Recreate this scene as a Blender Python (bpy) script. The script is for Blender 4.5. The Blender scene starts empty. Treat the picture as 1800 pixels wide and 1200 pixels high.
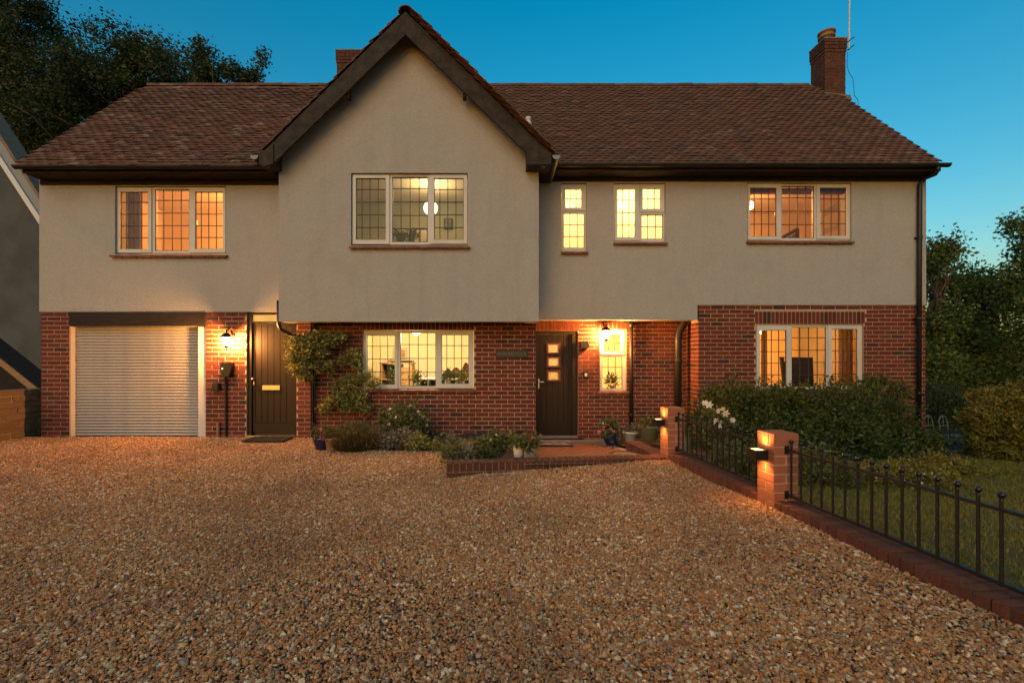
import bpy, math, random
import numpy as np
from mathutils import Vector, Matrix

# ------------------------------------------------------------------ camera, sky, sun, exposure
SC = bpy.context.scene
COL = SC.collection
F, CX, HY, ZC = 820.0, 870.0, 626.0, 1.38          # focal length and principal point for a 1800 px wide frame
cam_d = bpy.data.cameras.new('camera')
cam_d.sensor_width = 36.0
cam_d.lens = 36.0 * F / 1800.0
cam_d.shift_x = (900 - CX) / 1800.0
cam_d.shift_y = (HY - 600) / 1800.0
cam_d.clip_start = 0.05
cam_d.clip_end = 2000
cam = bpy.data.objects.new('camera', cam_d)
cam.location = (0, 0, ZC)
cam.rotation_euler = (math.radians(90), 0, 0)
COL.objects.link(cam)
SC.camera = cam

SUN_EL, SUN_AZ = math.radians(40), math.radians(200)   # azimuth clockwise from +Y: behind the camera, a little left
world = bpy.data.worlds.new('World')
SC.world = world
world.use_nodes = True
nt = world.node_tree
for n in list(nt.nodes): nt.nodes.remove(n)
sky = nt.nodes.new('ShaderNodeTexSky')
sky.sky_type = 'NISHITA'
sky.sun_disc = False
sky.sun_elevation = math.radians(7)
sky.sun_rotation = SUN_AZ
sky.altitude = 50
sky.air_density = 1.3
sky.dust_density = 1.6
sky.ozone_density = 3.0
hsv = nt.nodes.new('ShaderNodeHueSaturation')
hsv.inputs['Hue'].default_value = 0.485
hsv.inputs['Saturation'].default_value = 1.41
bg = nt.nodes.new('ShaderNodeBackground')
bg.inputs['Strength'].default_value = 0.15
out = nt.nodes.new('ShaderNodeOutputWorld')
nt.links.new(sky.outputs[0], hsv.inputs['Color'])
nt.links.new(hsv.outputs[0], bg.inputs[0])
nt.links.new(bg.outputs[0], out.inputs[0])

sun_d = bpy.data.lights.new('sun', 'SUN')
sun_d.energy = 0.58
sun_d.angle = math.radians(36)
sun_d.color = (1.0, 0.74, 0.46)
sun = bpy.data.objects.new('sun', sun_d)
sdir = Vector((math.sin(SUN_AZ) * math.cos(SUN_EL), math.cos(SUN_AZ) * math.cos(SUN_EL), math.sin(SUN_EL)))
sun.rotation_euler = sdir.to_track_quat('Z', 'Y').to_euler()
sun.location = (0, -5, 12)
COL.objects.link(sun)

SC.view_settings.view_transform = 'Standard'
SC.view_settings.look = 'None'
SC.view_settings.exposure = 0.75
SC.view_settings.gamma = 1.0
SC.view_settings.use_curve_mapping = False
SC.render.engine = 'CYCLES'
SC.cycles.use_denoising = True
SC.cycles.max_bounces = 6
SC.cycles.transparent_max_bounces = 16
SC.cycles.sample_clamp_indirect = 4.0
SC.cycles.caustics_reflective = False
SC.cycles.caustics_refractive = False

rnd = random.Random(7)
NP = np.random.default_rng(11)

def wx(px, Y): return (px - CX) * Y / F
def wz(py, Y): return ZC + (HY - py) * Y / F
def P(px, py, Y): return Vector((wx(px, Y), Y, wz(py, Y)))

# ------------------------------------------------------------------ mesh building
class MB:
    def __init__(s): s.v = []; s.f = []
    def add(s, vs, fs):
        b = len(s.v); s.v.extend([tuple(p) for p in vs]); s.f.extend([tuple(i + b for i in f) for f in fs]); return s
    def box(s, x0, x1, y0, y1, z0, z1):
        return s.add([(x0,y0,z0),(x1,y0,z0),(x1,y1,z0),(x0,y1,z0),(x0,y0,z1),(x1,y0,z1),(x1,y1,z1),(x0,y1,z1)],
                     [(0,3,2,1),(4,5,6,7),(0,1,5,4),(1,2,6,5),(2,3,7,6),(3,0,4,7)])
    def bevbox(s, x0, x1, y0, y1, z0, z1, b):
        vs = []
        for z, i in ((z0, b), (z0 + b, 0), (z1 - b, 0), (z1, b)):
            for (x, y) in ((x0+i+b*(i==0), y0+i), (x1-i-b*(i==0), y0+i), (x1-i, y0+i+b*(i==0)), (x1-i, y1-i-b*(i==0)),
                           (x1-i-b*(i==0), y1-i), (x0+i+b*(i==0), y1-i), (x0+i, y1-i-b*(i==0)), (x0+i, y0+i+b*(i==0))):
                vs.append((x, y, z))
        fs = [tuple(range(7, -1, -1)), tuple(range(24, 32))]
        for r in range(3):
            for k in range(8):
                fs.append((r*8+k, r*8+(k+1) % 8, r*8+8+(k+1) % 8, r*8+8+k))
        return s.add(vs, fs)
    def prism(s, poly, a0, a1, axis='y'):
        """poly of 2-D points (counter-clockwise) pushed along an axis"""
        n = len(poly)
        mk = {'y': lambda p, a: (p[0], a, p[1]), 'x': lambda p, a: (a, p[0], p[1]), 'z': lambda p, a: (p[0], p[1], a)}[axis]
        vs = [mk(p, a0) for p in poly] + [mk(p, a1) for p in poly]
        fs = [tuple(range(n)), tuple(range(2*n-1, n-1, -1))] + [(i, i+n, (i+1) % n + n, (i+1) % n) for i in range(n)]
        return s.add(vs, fs)
    def tube(s, pts, rad, seg=8, cap=True):
        pts = [Vector(p) for p in pts]
        if not hasattr(rad, '__len__'): rad = [rad] * len(pts)
        vs = []; N = len(pts); up = None
        for i, p in enumerate(pts):
            t = (pts[min(i+1, N-1)] - pts[max(i-1, 0)]).normalized()
            if up is None:
                up = Vector((0, 0, 1)) if abs(t.z) < .9 else Vector((1, 0, 0))
            a = t.cross(up).normalized(); b = a.cross(t).normalized(); up = b
            for k in range(seg):
                w = 2*math.pi*k/seg
                vs.append(p + (a*math.cos(w) + b*math.sin(w)) * rad[i])
        fs = [(i*seg+k, i*seg+(k+1) % seg, (i+1)*seg+(k+1) % seg, (i+1)*seg+k) for i in range(N-1) for k in range(seg)]
        if cap: fs += [tuple(range(seg-1, -1, -1)), tuple((N-1)*seg + k for k in range(seg))]
        return s.add(vs, fs)
    def lathe(s, prof, seg=20, c=(0, 0, 0), sx=1, sy=1):
        n = len(prof)
        vs = [(c[0]+r*math.cos(2*math.pi*k/seg)*sx, c[1]+r*math.sin(2*math.pi*k/seg)*sy, c[2]+z) for r, z in prof for k in range(seg)]
        fs = [(i*seg+k, i*seg+(k+1) % seg, (i+1)*seg+(k+1) % seg, (i+1)*seg+k) for i in range(n-1) for k in range(seg)]
        fs += [tuple(range(seg-1, -1, -1)), tuple((n-1)*seg + k for k in range(seg))]
        return s.add(vs, fs)
    def mesh(s, name):
        m = bpy.data.meshes.new(name); m.from_pydata(s.v, [], s.f); m.update(); return m

def link(name, data, mat=None, parent=None, smooth=False):
    o = bpy.data.objects.new(name, data); COL.objects.link(o)
    if parent: o.parent = parent
    if mat and data is not None and not data.materials: data.materials.append(mat)
    if smooth and hasattr(data, 'polygons'):
        data.polygons.foreach_set('use_smooth', [True] * len(data.polygons))
    return o
def part(name, mb, mat, parent=None, smooth=False): return link(name, mb.mesh(name), mat, parent, smooth)
def tag(o, label=None, cat=None, group=None, kind=None):
    if label: o['label'] = label
    if cat: o['category'] = cat
    if group: o['group'] = group
    if kind: o['kind'] = kind
    return o
def thing(name, label, cat, loc=(0, 0, 0), rz=0, group=None):
    o = bpy.data.objects.new(name, None); COL.objects.link(o)
    o.empty_display_size = .1; o.location = loc; o.rotation_euler = (0, 0, rz)
    return tag(o, label, cat, group, 'thing')
def np_mesh(name, V, Q):
    """fast mesh of quads from arrays"""
    m = bpy.data.meshes.new(name)
    nv, nf = len(V), len(Q); k = Q.shape[1]
    m.vertices.add(nv); m.vertices.foreach_set('co', V.astype(np.float32).ravel())
    m.loops.add(nf*k); m.loops.foreach_set('vertex_index', Q.astype(np.int32).ravel())
    m.polygons.add(nf); m.polygons.foreach_set('loop_start', np.arange(0, nf*k, k, dtype=np.int32))
    m.update(calc_edges=True); m.validate(); return m

def wall_holes(mb, x0, x1, z0, z1, y, t, holes):
    """upright wall facing -Y, front at y, thickness t, rectangular holes (x0,x1,z0,z1)"""
    hs = [(max(a, x0), min(b, x1), max(c, z0), min(d, z1)) for a, b, c, d in holes if a < x1 and b > x0 and c < z1 and d > z0]
    xs = sorted({x0, x1} | {h[0] for h in hs} | {h[1] for h in hs}); zs = sorted({z0, z1} | {h[2] for h in hs} | {h[3] for h in hs})
    def solid(i, j):
        if i < 0 or j < 0 or i >= len(xs)-1 or j >= len(zs)-1: return False
        cx, cz = (xs[i]+xs[i+1])/2, (zs[j]+zs[j+1])/2
        return not any(h[0] < cx < h[1] and h[2] < cz < h[3] for h in hs)
    for i in range(len(xs)-1):
        for j in range(len(zs)-1):
            if not solid(i, j): continue
            a, b, c, d = xs[i], xs[i+1], zs[j], zs[j+1]
            mb.add([(a,y,c),(b,y,c),(b,y,d),(a,y,d)], [(0,1,2,3)])
            mb.add([(a,y+t,c),(b,y+t,c),(b,y+t,d),(a,y+t,d)], [(3,2,1,0)])
            if not solid(i-1, j): mb.add([(a,y,c),(a,y,d),(a,y+t,d),(a,y+t,c)], [(0,1,2,3)])
            if not solid(i+1, j): mb.add([(b,y,c),(b,y+t,c),(b,y+t,d),(b,y,d)], [(0,1,2,3)])
            if not solid(i, j-1): mb.add([(a,y,c),(a,y+t,c),(b,y+t,c),(b,y,c)], [(0,1,2,3)])
            if not solid(i, j+1): mb.add([(a,y,d),(b,y,d),(b,y+t,d),(a,y+t,d)], [(0,1,2,3)])
    return mb

# ------------------------------------------------------------------ materials
def lin(r, g, b): return (r, g, b, 1)
def M(name, col, col2=None, rough=.7, ns=8., mixlo=.35, mixhi=.65, bump=0., bs=60., ramp=None, spec=.4, metal=0., stretch=None, trans=0., stain=None, coat=0., jit=0., streak=0.):
    m = bpy.data.materials.new(name); m.use_nodes = True
    nt = m.node_tree; N = nt.nodes; L = nt.links
    b = N['Principled BSDF']; o = N['Material Output']
    b.inputs['Roughness'].default_value = rough; b.inputs['Metallic'].default_value = metal
    b.inputs['Specular IOR Level'].default_value = spec; b.inputs['Coat Weight'].default_value = coat
    tc = N.new('ShaderNodeTexCoord'); vec = tc.outputs['Object']
    if stretch:
        mp = N.new('ShaderNodeMapping'); mp.inputs['Scale'].default_value = stretch; L.new(vec, mp.inputs['Vector']); vec = mp.outputs[0]
    def rv():
        oi = N.new('ShaderNodeObjectInfo'); ge = N.new('ShaderNodeNewGeometry')
        a = N.new('ShaderNodeMath'); a.operation = 'ADD'; L.new(oi.outputs['Random'], a.inputs[0]); L.new(ge.outputs['Random Per Island'], a.inputs[1])
        f = N.new('ShaderNodeMath'); f.operation = 'FRACT'; L.new(a.outputs[0], f.inputs[0]); return f.outputs[0]
    def noise(scale, detail=4., v=None):
        n = N.new('ShaderNodeTexNoise'); n.inputs['Scale'].default_value = scale; n.inputs['Detail'].default_value = detail
        L.new(v if v is not None else vec, n.inputs['Vector']); return n.outputs['Fac']
    if ramp:
        cr = N.new('ShaderNodeValToRGB'); e = cr.color_ramp
        while len(e.elements) < len(ramp): e.elements.new(.5)
        for el, (p, c) in zip(e.elements, ramp): el.position = p; el.color = (*c, 1)
        L.new(rv(), cr.inputs[0]); csock = cr.outputs[0]
    else:
        rgb = N.new('ShaderNodeRGB'); rgb.outputs[0].default_value = (*col, 1); csock = rgb.outputs[0]
    if col2 is not None:
        r2 = N.new('ShaderNodeMapRange'); r2.inputs['From Min'].default_value = mixlo; r2.inputs['From Max'].default_value = mixhi
        L.new(noise(ns), r2.inputs['Value'])
        mx = N.new('ShaderNodeMix'); mx.data_type = 'RGBA'; L.new(r2.outputs[0], mx.inputs['Factor']); L.new(csock, mx.inputs[6]); mx.inputs[7].default_value = (*col2, 1); csock = mx.outputs[2]
    if stain:      # (scale, lo, hi, colour, amount): marks with a shape of their own
        r3 = N.new('ShaderNodeMapRange'); r3.inputs['From Min'].default_value = stain[1]; r3.inputs['From Max'].default_value = stain[2]; r3.inputs['To Max'].default_value = stain[4]
        L.new(noise(stain[0], 6.), r3.inputs['Value'])
        mx = N.new('ShaderNodeMix'); mx.data_type = 'RGBA'; L.new(r3.outputs[0], mx.inputs['Factor']); L.new(csock, mx.inputs[6]); mx.inputs[7].default_value = (*stain[3], 1); csock = mx.outputs[2]
    if streak:     # rain streaks: noise drawn out downwards
        mp2 = N.new('ShaderNodeMapping'); mp2.inputs['Scale'].default_value = (7, 7, .45); L.new(tc.outputs['Object'], mp2.inputs['Vector'])
        r4 = N.new('ShaderNodeMapRange'); r4.inputs['From Min'].default_value = .52; r4.inputs['From Max'].default_value = .78; r4.inputs['To Max'].default_value = streak
        L.new(noise(1.0, 6., mp2.outputs[0]), r4.inputs['Value'])
        mx = N.new('ShaderNodeMix'); mx.data_type = 'RGBA'; mx.blend_type = 'MULTIPLY'; L.new(r4.outputs[0], mx.inputs['Factor']); L.new(csock, mx.inputs[6]); mx.inputs[7].default_value = (.45, .42, .36, 1); csock = mx.outputs[2]
    if jit:
        hs = N.new('ShaderNodeHueSaturation'); mr = N.new('ShaderNodeMapRange'); mr.inputs['To Min'].default_value = 1-jit; mr.inputs['To Max'].default_value = 1+jit
        L.new(rv(), mr.inputs['Value']); L.new(mr.outputs[0], hs.inputs['Value']); L.new(csock, hs.inputs['Color']); csock = hs.outputs[0]
    L.new(csock, b.inputs['Base Color'])
    if bump:
        bp = N.new('ShaderNodeBump'); bp.inputs['Strength'].default_value = bump; bp.inputs['Distance'].default_value = .01
        L.new(noise(bs, 5.), bp.inputs['Height']); L.new(bp.outputs[0], b.inputs['Normal'])
    if trans:
        t = N.new('ShaderNodeBsdfTranslucent'); L.new(csock, t.inputs['Color'])
        ms = N.new('ShaderNodeMixShader'); ms.inputs[0].default_value = trans
        L.new(b.outputs[0], ms.inputs[1]); L.new(t.outputs[0], ms.inputs[2]); L.new(ms.outputs[0], o.inputs['Surface'])
    return m
def glow(name, col, s):
    m = bpy.data.materials.new(name); m.use_nodes = True; b = m.node_tree.nodes['Principled BSDF']
    b.inputs['Base Color'].default_value = (*col, 1); b.inputs['Emission Color'].default_value = (*col, 1); b.inputs['Emission Strength'].default_value = s
    return m
def glass(name, tint=(1, 1, 1), refl=1.45, frost=0.):
    m = bpy.data.materials.new(name); m.use_nodes = True; N = m.node_tree.nodes; L = m.node_tree.links
    N.remove(N['Principled BSDF']); o = N['Material Output']
    t = N.new('ShaderNodeBsdfTransparent'); t.inputs[0].default_value = (*tint, 1)
    src = t.outputs[0]
    if frost:
        tl = N.new('ShaderNodeBsdfTranslucent'); tl.inputs[0].default_value = (*tint, 1)
        mm = N.new('ShaderNodeMixShader'); mm.inputs[0].default_value = frost; L.new(src, mm.inputs[1]); L.new(tl.outputs[0], mm.inputs[2]); src = mm.outputs[0]
    g = N.new('ShaderNodeBsdfGlossy'); g.inputs['Roughness'].default_value = .03 if not frost else .25
    fr = N.new('ShaderNodeFresnel'); fr.inputs['IOR'].default_value = refl
    ms = N.new('ShaderNodeMixShader'); L.new(fr.outputs[0], ms.inputs[0]); L.new(src, ms.inputs[1]); L.new(g.outputs[0], ms.inputs[2]); L.new(ms.outputs[0], o.inputs['Surface'])
    return m

BR = [(0.0, (.098, .0155, .0075)), (.25, (.145, .025, .0105)), (.5, (.112, .019, .0085)), (.72, (.165, .034, .014)), (.9, (.062, .016, .0105)), (.97, (.036, .015, .012))]
m_chim = M('weathered_chimney_brick', None, (.05, .022, .014), .9, 8, .35, .7, .6, 60, ramp=[(0, (.10, .032, .017)), (.5, (.15, .046, .022)), (1, (.085, .03, .018))], stain=(6, .5, .7, (.05, .045, .03), .6))
m_mortar2 = M('mossy_mortar', (.20, .145, .10), (.11, .085, .06), .95, 30, bump=.5, bs=180)
m_brick = M('brick', None, (.085, .022, .014), .85, 14, .45, .8, .5, 90, ramp=BR, stain=(35, .66, .78, (.3, .2, .14), .3))
m_mortar = M('mortar', (.47, .34, .235), (.36, .255, .17), .95, 30, bump=.5, bs=180)
m_render = M('painted_render', (.385, .374, .343), (.325, .314, .287), .95, 55, .3, .7, 1.0, 75, stain=(2.3, .55, .75, (.30, .28, .24), .35), streak=.11)
m_tileL = M('old_roof_tile', None, (.055, .035, .026), .9, 5, .5, .8, .6, 70, ramp=[(0, (.10, .038, .018)), (.3, (.175, .066, .029)), (.6, (.135, .055, .027)), (.85, (.205, .086, .039)), (.98, (.22, .14, .09))], stain=(26, .70, .76, (.42, .36, .28), .6))
m_tileR = M('roof_tile', None, (.06, .036, .026), .9, 4, .5, .8, .5, 70, ramp=[(0, (.11, .046, .021)), (.35, (.155, .066, .029)), (.7, (.135, .057, .027)), (.92, (.18, .08, .037)), (.99, (.19, .12, .08))], stain=(26, .73, .78, (.42, .36, .28), .5))
m_timber = M('dark_stained_timber', (.013, .009, .0065), (.030, .020, .013), .9, 6, bump=.8, bs=40, stretch=(1, 1, 9))
m_bargeT = M('weathered_barge_timber', (.018, .015, .012), (.042, .033, .024), .85, 9, bump=.9, bs=45)
m_upvc = M('white_plastic', (.56, .55, .52), (.50, .49, .46), .45, 3)
m_garage = M('cream_door_slat', (.40, .375, .34), (.345, .325, .295), .45, 6, bump=.1, bs=40)
m_lead = M('lead_strip', (.035, .032, .03), None, .6)
m_sill = M('clay_tile_sill', None, None, .8, bump=.4, bs=60, ramp=[(0, (.13, .045, .03)), (1, (.2, .07, .045))])
m_gutter = M('black_gutter', (.013, .011, .010), (.02, .017, .015), .45, 5)
m_door = M('brown_door', (.020, .012, .0075), (.016, .010, .0065), .45, 4, spec=.25)
m_door2 = M('dark_brown_frame', (.018, .011, .007), None, .5, spec=.25)
m_red = M('reddish_bead', (.12, .035, .022), None, .5)
m_steel = M('satin_metal', (.6, .57, .52), None, .3, metal=1.)
m_iron = M('black_iron', (.008, .0075, .0075), (.018, .013, .010), .4, 25, .5, .8, .2, 120)
m_glass = glass('window_glass')
m_frost = glass('obscured_glass', (.95, .9, .8), 1.45, .8)
m_soil = M('dark_soil', (.035, .023, .015), (.06, .04, .026), .95, 18, bump=1, bs=40)
m_stonec = M('concrete', (.22, .19, .15), (.15, .13, .1), .9, 12, bump=.4, bs=80)
m_pave = M('paving_brick', None, (.15, .05, .03), .8, 12, .45, .8, .4, 80, ramp=[(0, (.21, .065, .035)), (.4, (.26, .085, .045)), (.8, (.18, .058, .034)), (1, (.23, .09, .055))])
m_edge = M('edging_brick', None, (.085, .032, .02), .9, 10, .4, .7, .9, 45, ramp=[(0, (.17, .052, .027)), (.4, (.24, .072, .036)), (.8, (.14, .046, .027)), (1, (.21, .078, .045))], stain=(20, .6, .75, (.09, .075, .045), .5))
m_kerb = M('kerb_brick', None, (.06, .022, .013), .9, 10, .4, .7, .7, 50, ramp=[(0, (.105, .031, .016)), (.4, (.15, .043, .021)), (.8, (.085, .027, .016)), (1, (.125, .043, .025))])
m_pill = M('pillar_brick', None, (.26, .095, .05), .85, 10, .4, .8, .4, 80, ramp=[(0, (.30, .10, .05)), (.5, (.36, .125, .062)), (1, (.28, .09, .048))])
m_butt = M('shadowed_tile_edge', (.018, .013, .009), (.035, .022, .014), .95, 40)  # dark butt colour paints in the shadow gaps between tile rows
def leafm(name, c1, c2, t=.25): return M(name, None, None, .6, ramp=[(0, c1), (.55, tuple((a+b)/2 for a, b in zip(c1, c2))), (1, c2)], trans=t, spec=.25)
m_oak = leafm('oak_leaf', (.022, .036, .009), (.085, .10, .026))
m_bgl = leafm('shade_leaf', (.04, .068, .014), (.14, .185, .04))
m_hedge = leafm('small_hedge_leaf', (.030, .048, .012), (.095, .115, .026))
m_yew = leafm('clipped_hedge_leaf', (.08, .085, .016), (.25, .22, .042))
m_climb = leafm('climber_leaf', (.085, .095, .022), (.30, .28, .085))
m_shrub = leafm('shrub_leaf', (.045, .062, .018), (.17, .18, .065))
m_silver = leafm('silvery_leaf', (.10, .095, .07), (.26, .22, .17))
m_lav = leafm('lavender_strand', (.055, .055, .020), (.16, .12, .045))
m_grass = leafm('lawn_grass', (.13, .13, .018), (.29, .24, .04))
m_bark = M('bark', (.05, .035, .024), (.09, .065, .045), .95, 12, bump=1, bs=30)
m_twig = M('pale_twig', (.17, .115, .075), (.1, .07, .045), .9, 20)
m_pink = M('pink_petal', None, None, .6, ramp=[(0, (.55, .05, .09)), (.6, (.75, .12, .16)), (1, (.8, .3, .3))], trans=.3)
m_white = M('white_petal', None, None, .6, ramp=[(0, (.62, .58, .5)), (1, (.8, .75, .66))], trans=.3)
m_peach = M('peach_petal', None, None, .6, ramp=[(0, (.7, .36, .2)), (1, (.8, .62, .42))], trans=.3)
m_blueg = M('cobalt_glaze', (.010, .014, .06), (.016, .02, .09), .15, 6, spec=.6)
m_terra = M('terracotta', (.30, .16, .09), (.22, .12, .07), .85, 9)
m_creamp = M('cream_pot', (.50, .46, .38), (.42, .38, .3), .6, 9)
m_stonep = M('grey_stone_pot', (.26, .23, .19), (.18, .16, .13), .9, 14, bump=.5, bs=60)
m_olive = M('olive_pot', (.15, .14, .065), (.11, .10, .05), .6, 9)
m_mat = M('rubber_mat', (.018, .015, .013), (.03, .025, .02), .9, 60, bump=.8, bs=200)
m_black = M('black_plastic', (.015, .013, .012), None, .35)
m_wallin = M('cream_plaster', (.80, .66, .46), None, .9)
m_ceil = M('ceiling_paint', (.78, .70, .58), None, .9)
m_wood = M('pale_wood', (.30, .17, .08), (.24, .13, .06), .6, 5, stretch=(1, 1, 8))
m_dark = M('dark_furniture', (.04, .025, .018), None, .5)
m_curt = M('curtain_fabric', (.50, .36, .22), (.42, .30, .18), .95, 20, trans=.5)
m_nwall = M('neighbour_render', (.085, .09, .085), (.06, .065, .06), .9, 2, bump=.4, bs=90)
m_nboard = M('grey_white_board', (.22, .24, .25), None, .6)
m_block = M('sandy_block', None, (.16, .10, .05), .95, 14, .4, .7, .8, 45, ramp=[(0, (.25, .155, .08)), (.5, (.33, .2, .1)), (1, (.21, .135, .075))])
m_flue = M('grey_white_flue', (.6, .6, .58), None, .5)
m_bulb = glow('lamp_glass', (1.0, .72, .34), 9.)
m_paper = glow('paper_globe', (1.0, .80, .50), 3.2)
m_led = glow('lamp_diffuser', (1.0, .55, .16), 5.)
m_tiny = glow('status_light', (.8, .9, 1.), 3.)

def lamp(name, loc, power, col, r=.04, typ='POINT', parent=None):
    d = bpy.data.lights.new(name, typ); d.energy = power; d.color = col; d.shadow_soft_size = r
    o = bpy.data.objects.new(name, d); COL.objects.link(o); o.location = loc
    if parent: o.parent = parent
    return o
# ------------------------------------------------------------------ ground
def ground_z(x, y):
    pts = [(-8, 8, .0), (-5, 8, .0), (-3.3, 7.8, -.02), (-1.8, 6.8, -.03), (-.6, 5.3, -.06), (0, 5.35, .01), (.5, 5.4, .05), (1.2, 5.5, .075), (2.0, 5.5, .105), (2.2, 3.8, .13), (2.3, 2, .13),
           (0, 3, .05), (-3, 3, .03), (-7, 4, .02), (0, 0, .06), (-4, 0, .04), (3, 0, .13), (0, -4, .05), (-2.6, 5.2, -.03)]
    sw = 0; sz = 0
    for a, b, c in pts:
        w = 1.0 / ((x-a)**2 + (y-b)**2 + .15)**1.5
        sw = sw + w; sz = sz + w*c
    return sz / sw
def lawn_z(x, y): return .14 - .055*np.clip(y-3.0, 0, 6) + .012*np.sin(x*1.3+y)
def sheet(name, xs, ys, zf, mat, dz=0, keep=None):
    Xg, Yg = np.meshgrid(xs, ys); Zg = zf(Xg, Yg) + dz
    V = np.stack([Xg, Yg, Zg], -1).reshape(-1, 3); nx = len(xs)
    Q = [(j*nx+i, j*nx+i+1, (j+1)*nx+i+1, (j+1)*nx+i) for j in range(len(ys)-1) for i in range(nx-1) if keep is None or keep((xs[i]+xs[i+1])/2, (ys[j]+ys[j+1])/2)]
    o = link(name, np_mesh(name, V, np.array(Q)), mat, smooth=True); return tag(o, kind='structure')
m_ground = M('rough_ground', (.03, .032, .014), (.05, .04, .02), .95, 3)
m_drive = M('gravel_bed', (.06, .033, .016), (.03, .018, .01), .95, 60, bump=1, bs=90)
m_lawnb = M('lawn_soil', (.06, .058, .012), (.09, .075, .02), .95, 15)
gnd = MB(); gnd.add([(-400, -200, -.75), (400, -200, -.75), (400, 700, -.75), (-400, 700, -.75)], [(0, 1, 2, 3)])
tag(part('ground', gnd, m_ground), kind='structure')
TH = math.atan2(.17, 1.88); FO = Vector((2.28, 3.81, 0)); EX = Vector((math.cos(TH), math.sin(TH), 0)); EY = Vector((-math.sin(TH), math.cos(TH), 0))
def fence_x(y): return FO.x - math.tan(TH)*(y - FO.y)       # gravel side of the low wall
sheet('driveway', np.linspace(-14, 2.6, 84), np.linspace(-6, 8.6, 80), ground_z, m_drive, 0, lambda x, y: x < fence_x(y)+.15 and not (x > -.5 and y > 5.5 + .12*x))
sheet('lawn', np.linspace(2.2, 16, 50), np.linspace(-4, 16, 60), lawn_z, m_lawnb, 0, lambda x, y: x > fence_x(y)+.05)

# ------------------------------------------------------------------ the house
house = thing('house', 'two storey cream rendered and red brick house with central gable and tiled roof', 'house', (0, 8, 0))
house.location = (0, 0, 0)
YL, YLr, YG, YGB, YB, YR, YP = 7.96, 7.94, 7.66, 8.15, 8.43, 8.41, 8.96
def rect(x0, x1, y0, y1, Y): return (wx(x0, Y), wx(x1, Y), wz(y1, Y), wz(y0, Y))     # px box -> (x0,x1,z0,z1)

# rendered upper walls
holeWL = rect(202, 397, 327, 447, YLr); holeWG = rect(617, 822, 304, 432, YG)
holeB1 = rect(987, 1031, 322, 443, YR); holeB2 = rect(1079, 1170, 322, 426, YR); holeWR = rect(1313, 1497, 321, 424, YR)
XL, XR = wx(69, YLr), wx(1628, YR)
XGL, XGR = wx(490, YG), wx(947, YG); XGC = (XGL+XGR)/2
zLb, zLt = wz(548, YLr), wz(317, YLr); zGb = wz(565, YG); zRb, zRb2, zRt = wz(562, YR), wz(536, YR), wz(311, YR)
mb = MB(); wall_holes(mb, XL, XGL+.3, zLb, zLt+.1, YLr, .27, [holeWL]); wl = part('rendered_wall', mb, m_render, house)
mb = MB(); wall_holes(mb, XGR-.3, wx(1226, YR), zRb, zRt+.1, YR, .27, [holeB1, holeB2])
wall_holes(mb, wx(1226, YR), XR, zRb2, zRt+.1, YR, .27, [holeWR]); part('rendered_wall', mb, m_render, house)
ZGA = 6.80                                   # underside line of the gable roof at its apex
zGs = ZGA - (XGC - XGL) - .02
mb = MB(); wall_holes(mb, XGL, XGR, zGb, zGs, YG, .25, [holeWG])
mb.prism([(XGL, zGs), (XGR, zGs), (XGC, ZGA-.02)], YG, YG+.25)
mb.box(XGL, XGL+.2, YG+.25, 8.3, zGb, zGs); mb.box(XGR-.2, XGR, YG+.25, 8.6, zGb, zGs)
mb.box(XGL+.2, XGR-.2, YG+.25, 8.3, zGb+.02, zGb+.12)
part('gable_wall', mb, m_render, house)
mb = MB(); mb.box(XGR-.1, wx(1228, YB), YR+.27, 9.3, zRb+.03, zRb+.13); part('porch_ceiling', mb, m_upvc, house)
mb = MB(); mb.box(XL, XL+.25, YLr+.27, 13, -.4, zLt+.05); mb.box(XR-.25, XR, YR+.27, 13.3, -.4, zRt+.05); mb.box(XL, XR, 13.0, 13.25, -.4, 4.5)
part('side_and_rear_wall', mb, m_render, house)

# brick walls: recessed mortar bodies with bricks standing proud
LB, HB, JT = .215, .065, .010
bricks = []                                   # (x0,x1,z0,z1,yface)
def courses(x0, x1, z0, z1, y, holes, off=0.):
    k = 0; z = z1 - JT
    while z - HB > z0 - .05:
        xs = x0 - (LB+JT)*(.5 if (k % 2) else 0.) + off
        spans = [(x0, x1)]
        for h in holes:
            if min(z, h[3]) - max(z-HB, h[2]) > .022:
                ns = []
                for a, b in spans:
                    if h[0] >= b or h[1] <= a: ns.append((a, b)); continue
                    if h[0] > a: ns.append((a, h[0]-.004))
                    if h[1] < b: ns.append((h[1]+.004, b))
                spans = ns
        while xs < x1:
            for a, b in spans:
                l, r = max(xs, a), min(xs+LB, b)
                if r - l > .03: bricks.append((l, r, z-HB, z, y))
            xs += LB + JT
        z -= HB + JT; k += 1
def soldiers(x0, x1, z0, z1, y):
    n = max(1, round((x1-x0+JT)/(.065+JT))); w = (x1-x0+JT)/n
    for i in range(n): bricks.append((x0+i*w, x0+(i+1)*w-JT, z0, z1, y))
def brickwall(x0, x1, z0, z1, y, holes, sold=(), t=.25, off=0.):
    mb = MB(); wall_holes(mb, x0+.004, x1-.004, z0, z1-.002, y+.0035, t, holes); part('brick_wall', mb, m_mortar, house)
    for s in sold: soldiers(*s, y)
    courses(x0, x1, z0, z1, y, list(holes) + list(sold), off)
hG = rect(122, 361, 540, 800, YL); hD = rect(433, 521, 540, 800, YL)
brickwall(wx(72, YL), wx(546, YL), -.35, zLb, YL, [hG, hD], off=.0)
hW = rect(637, 833, 580, 685, YGB); sG = (hW[0], hW[1], hW[3]+.005, zGb+.03)
brickwall(wx(546, YL), wx(942, YGB), -.35, zGb+.03, YGB, [hW], [sG])
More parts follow.
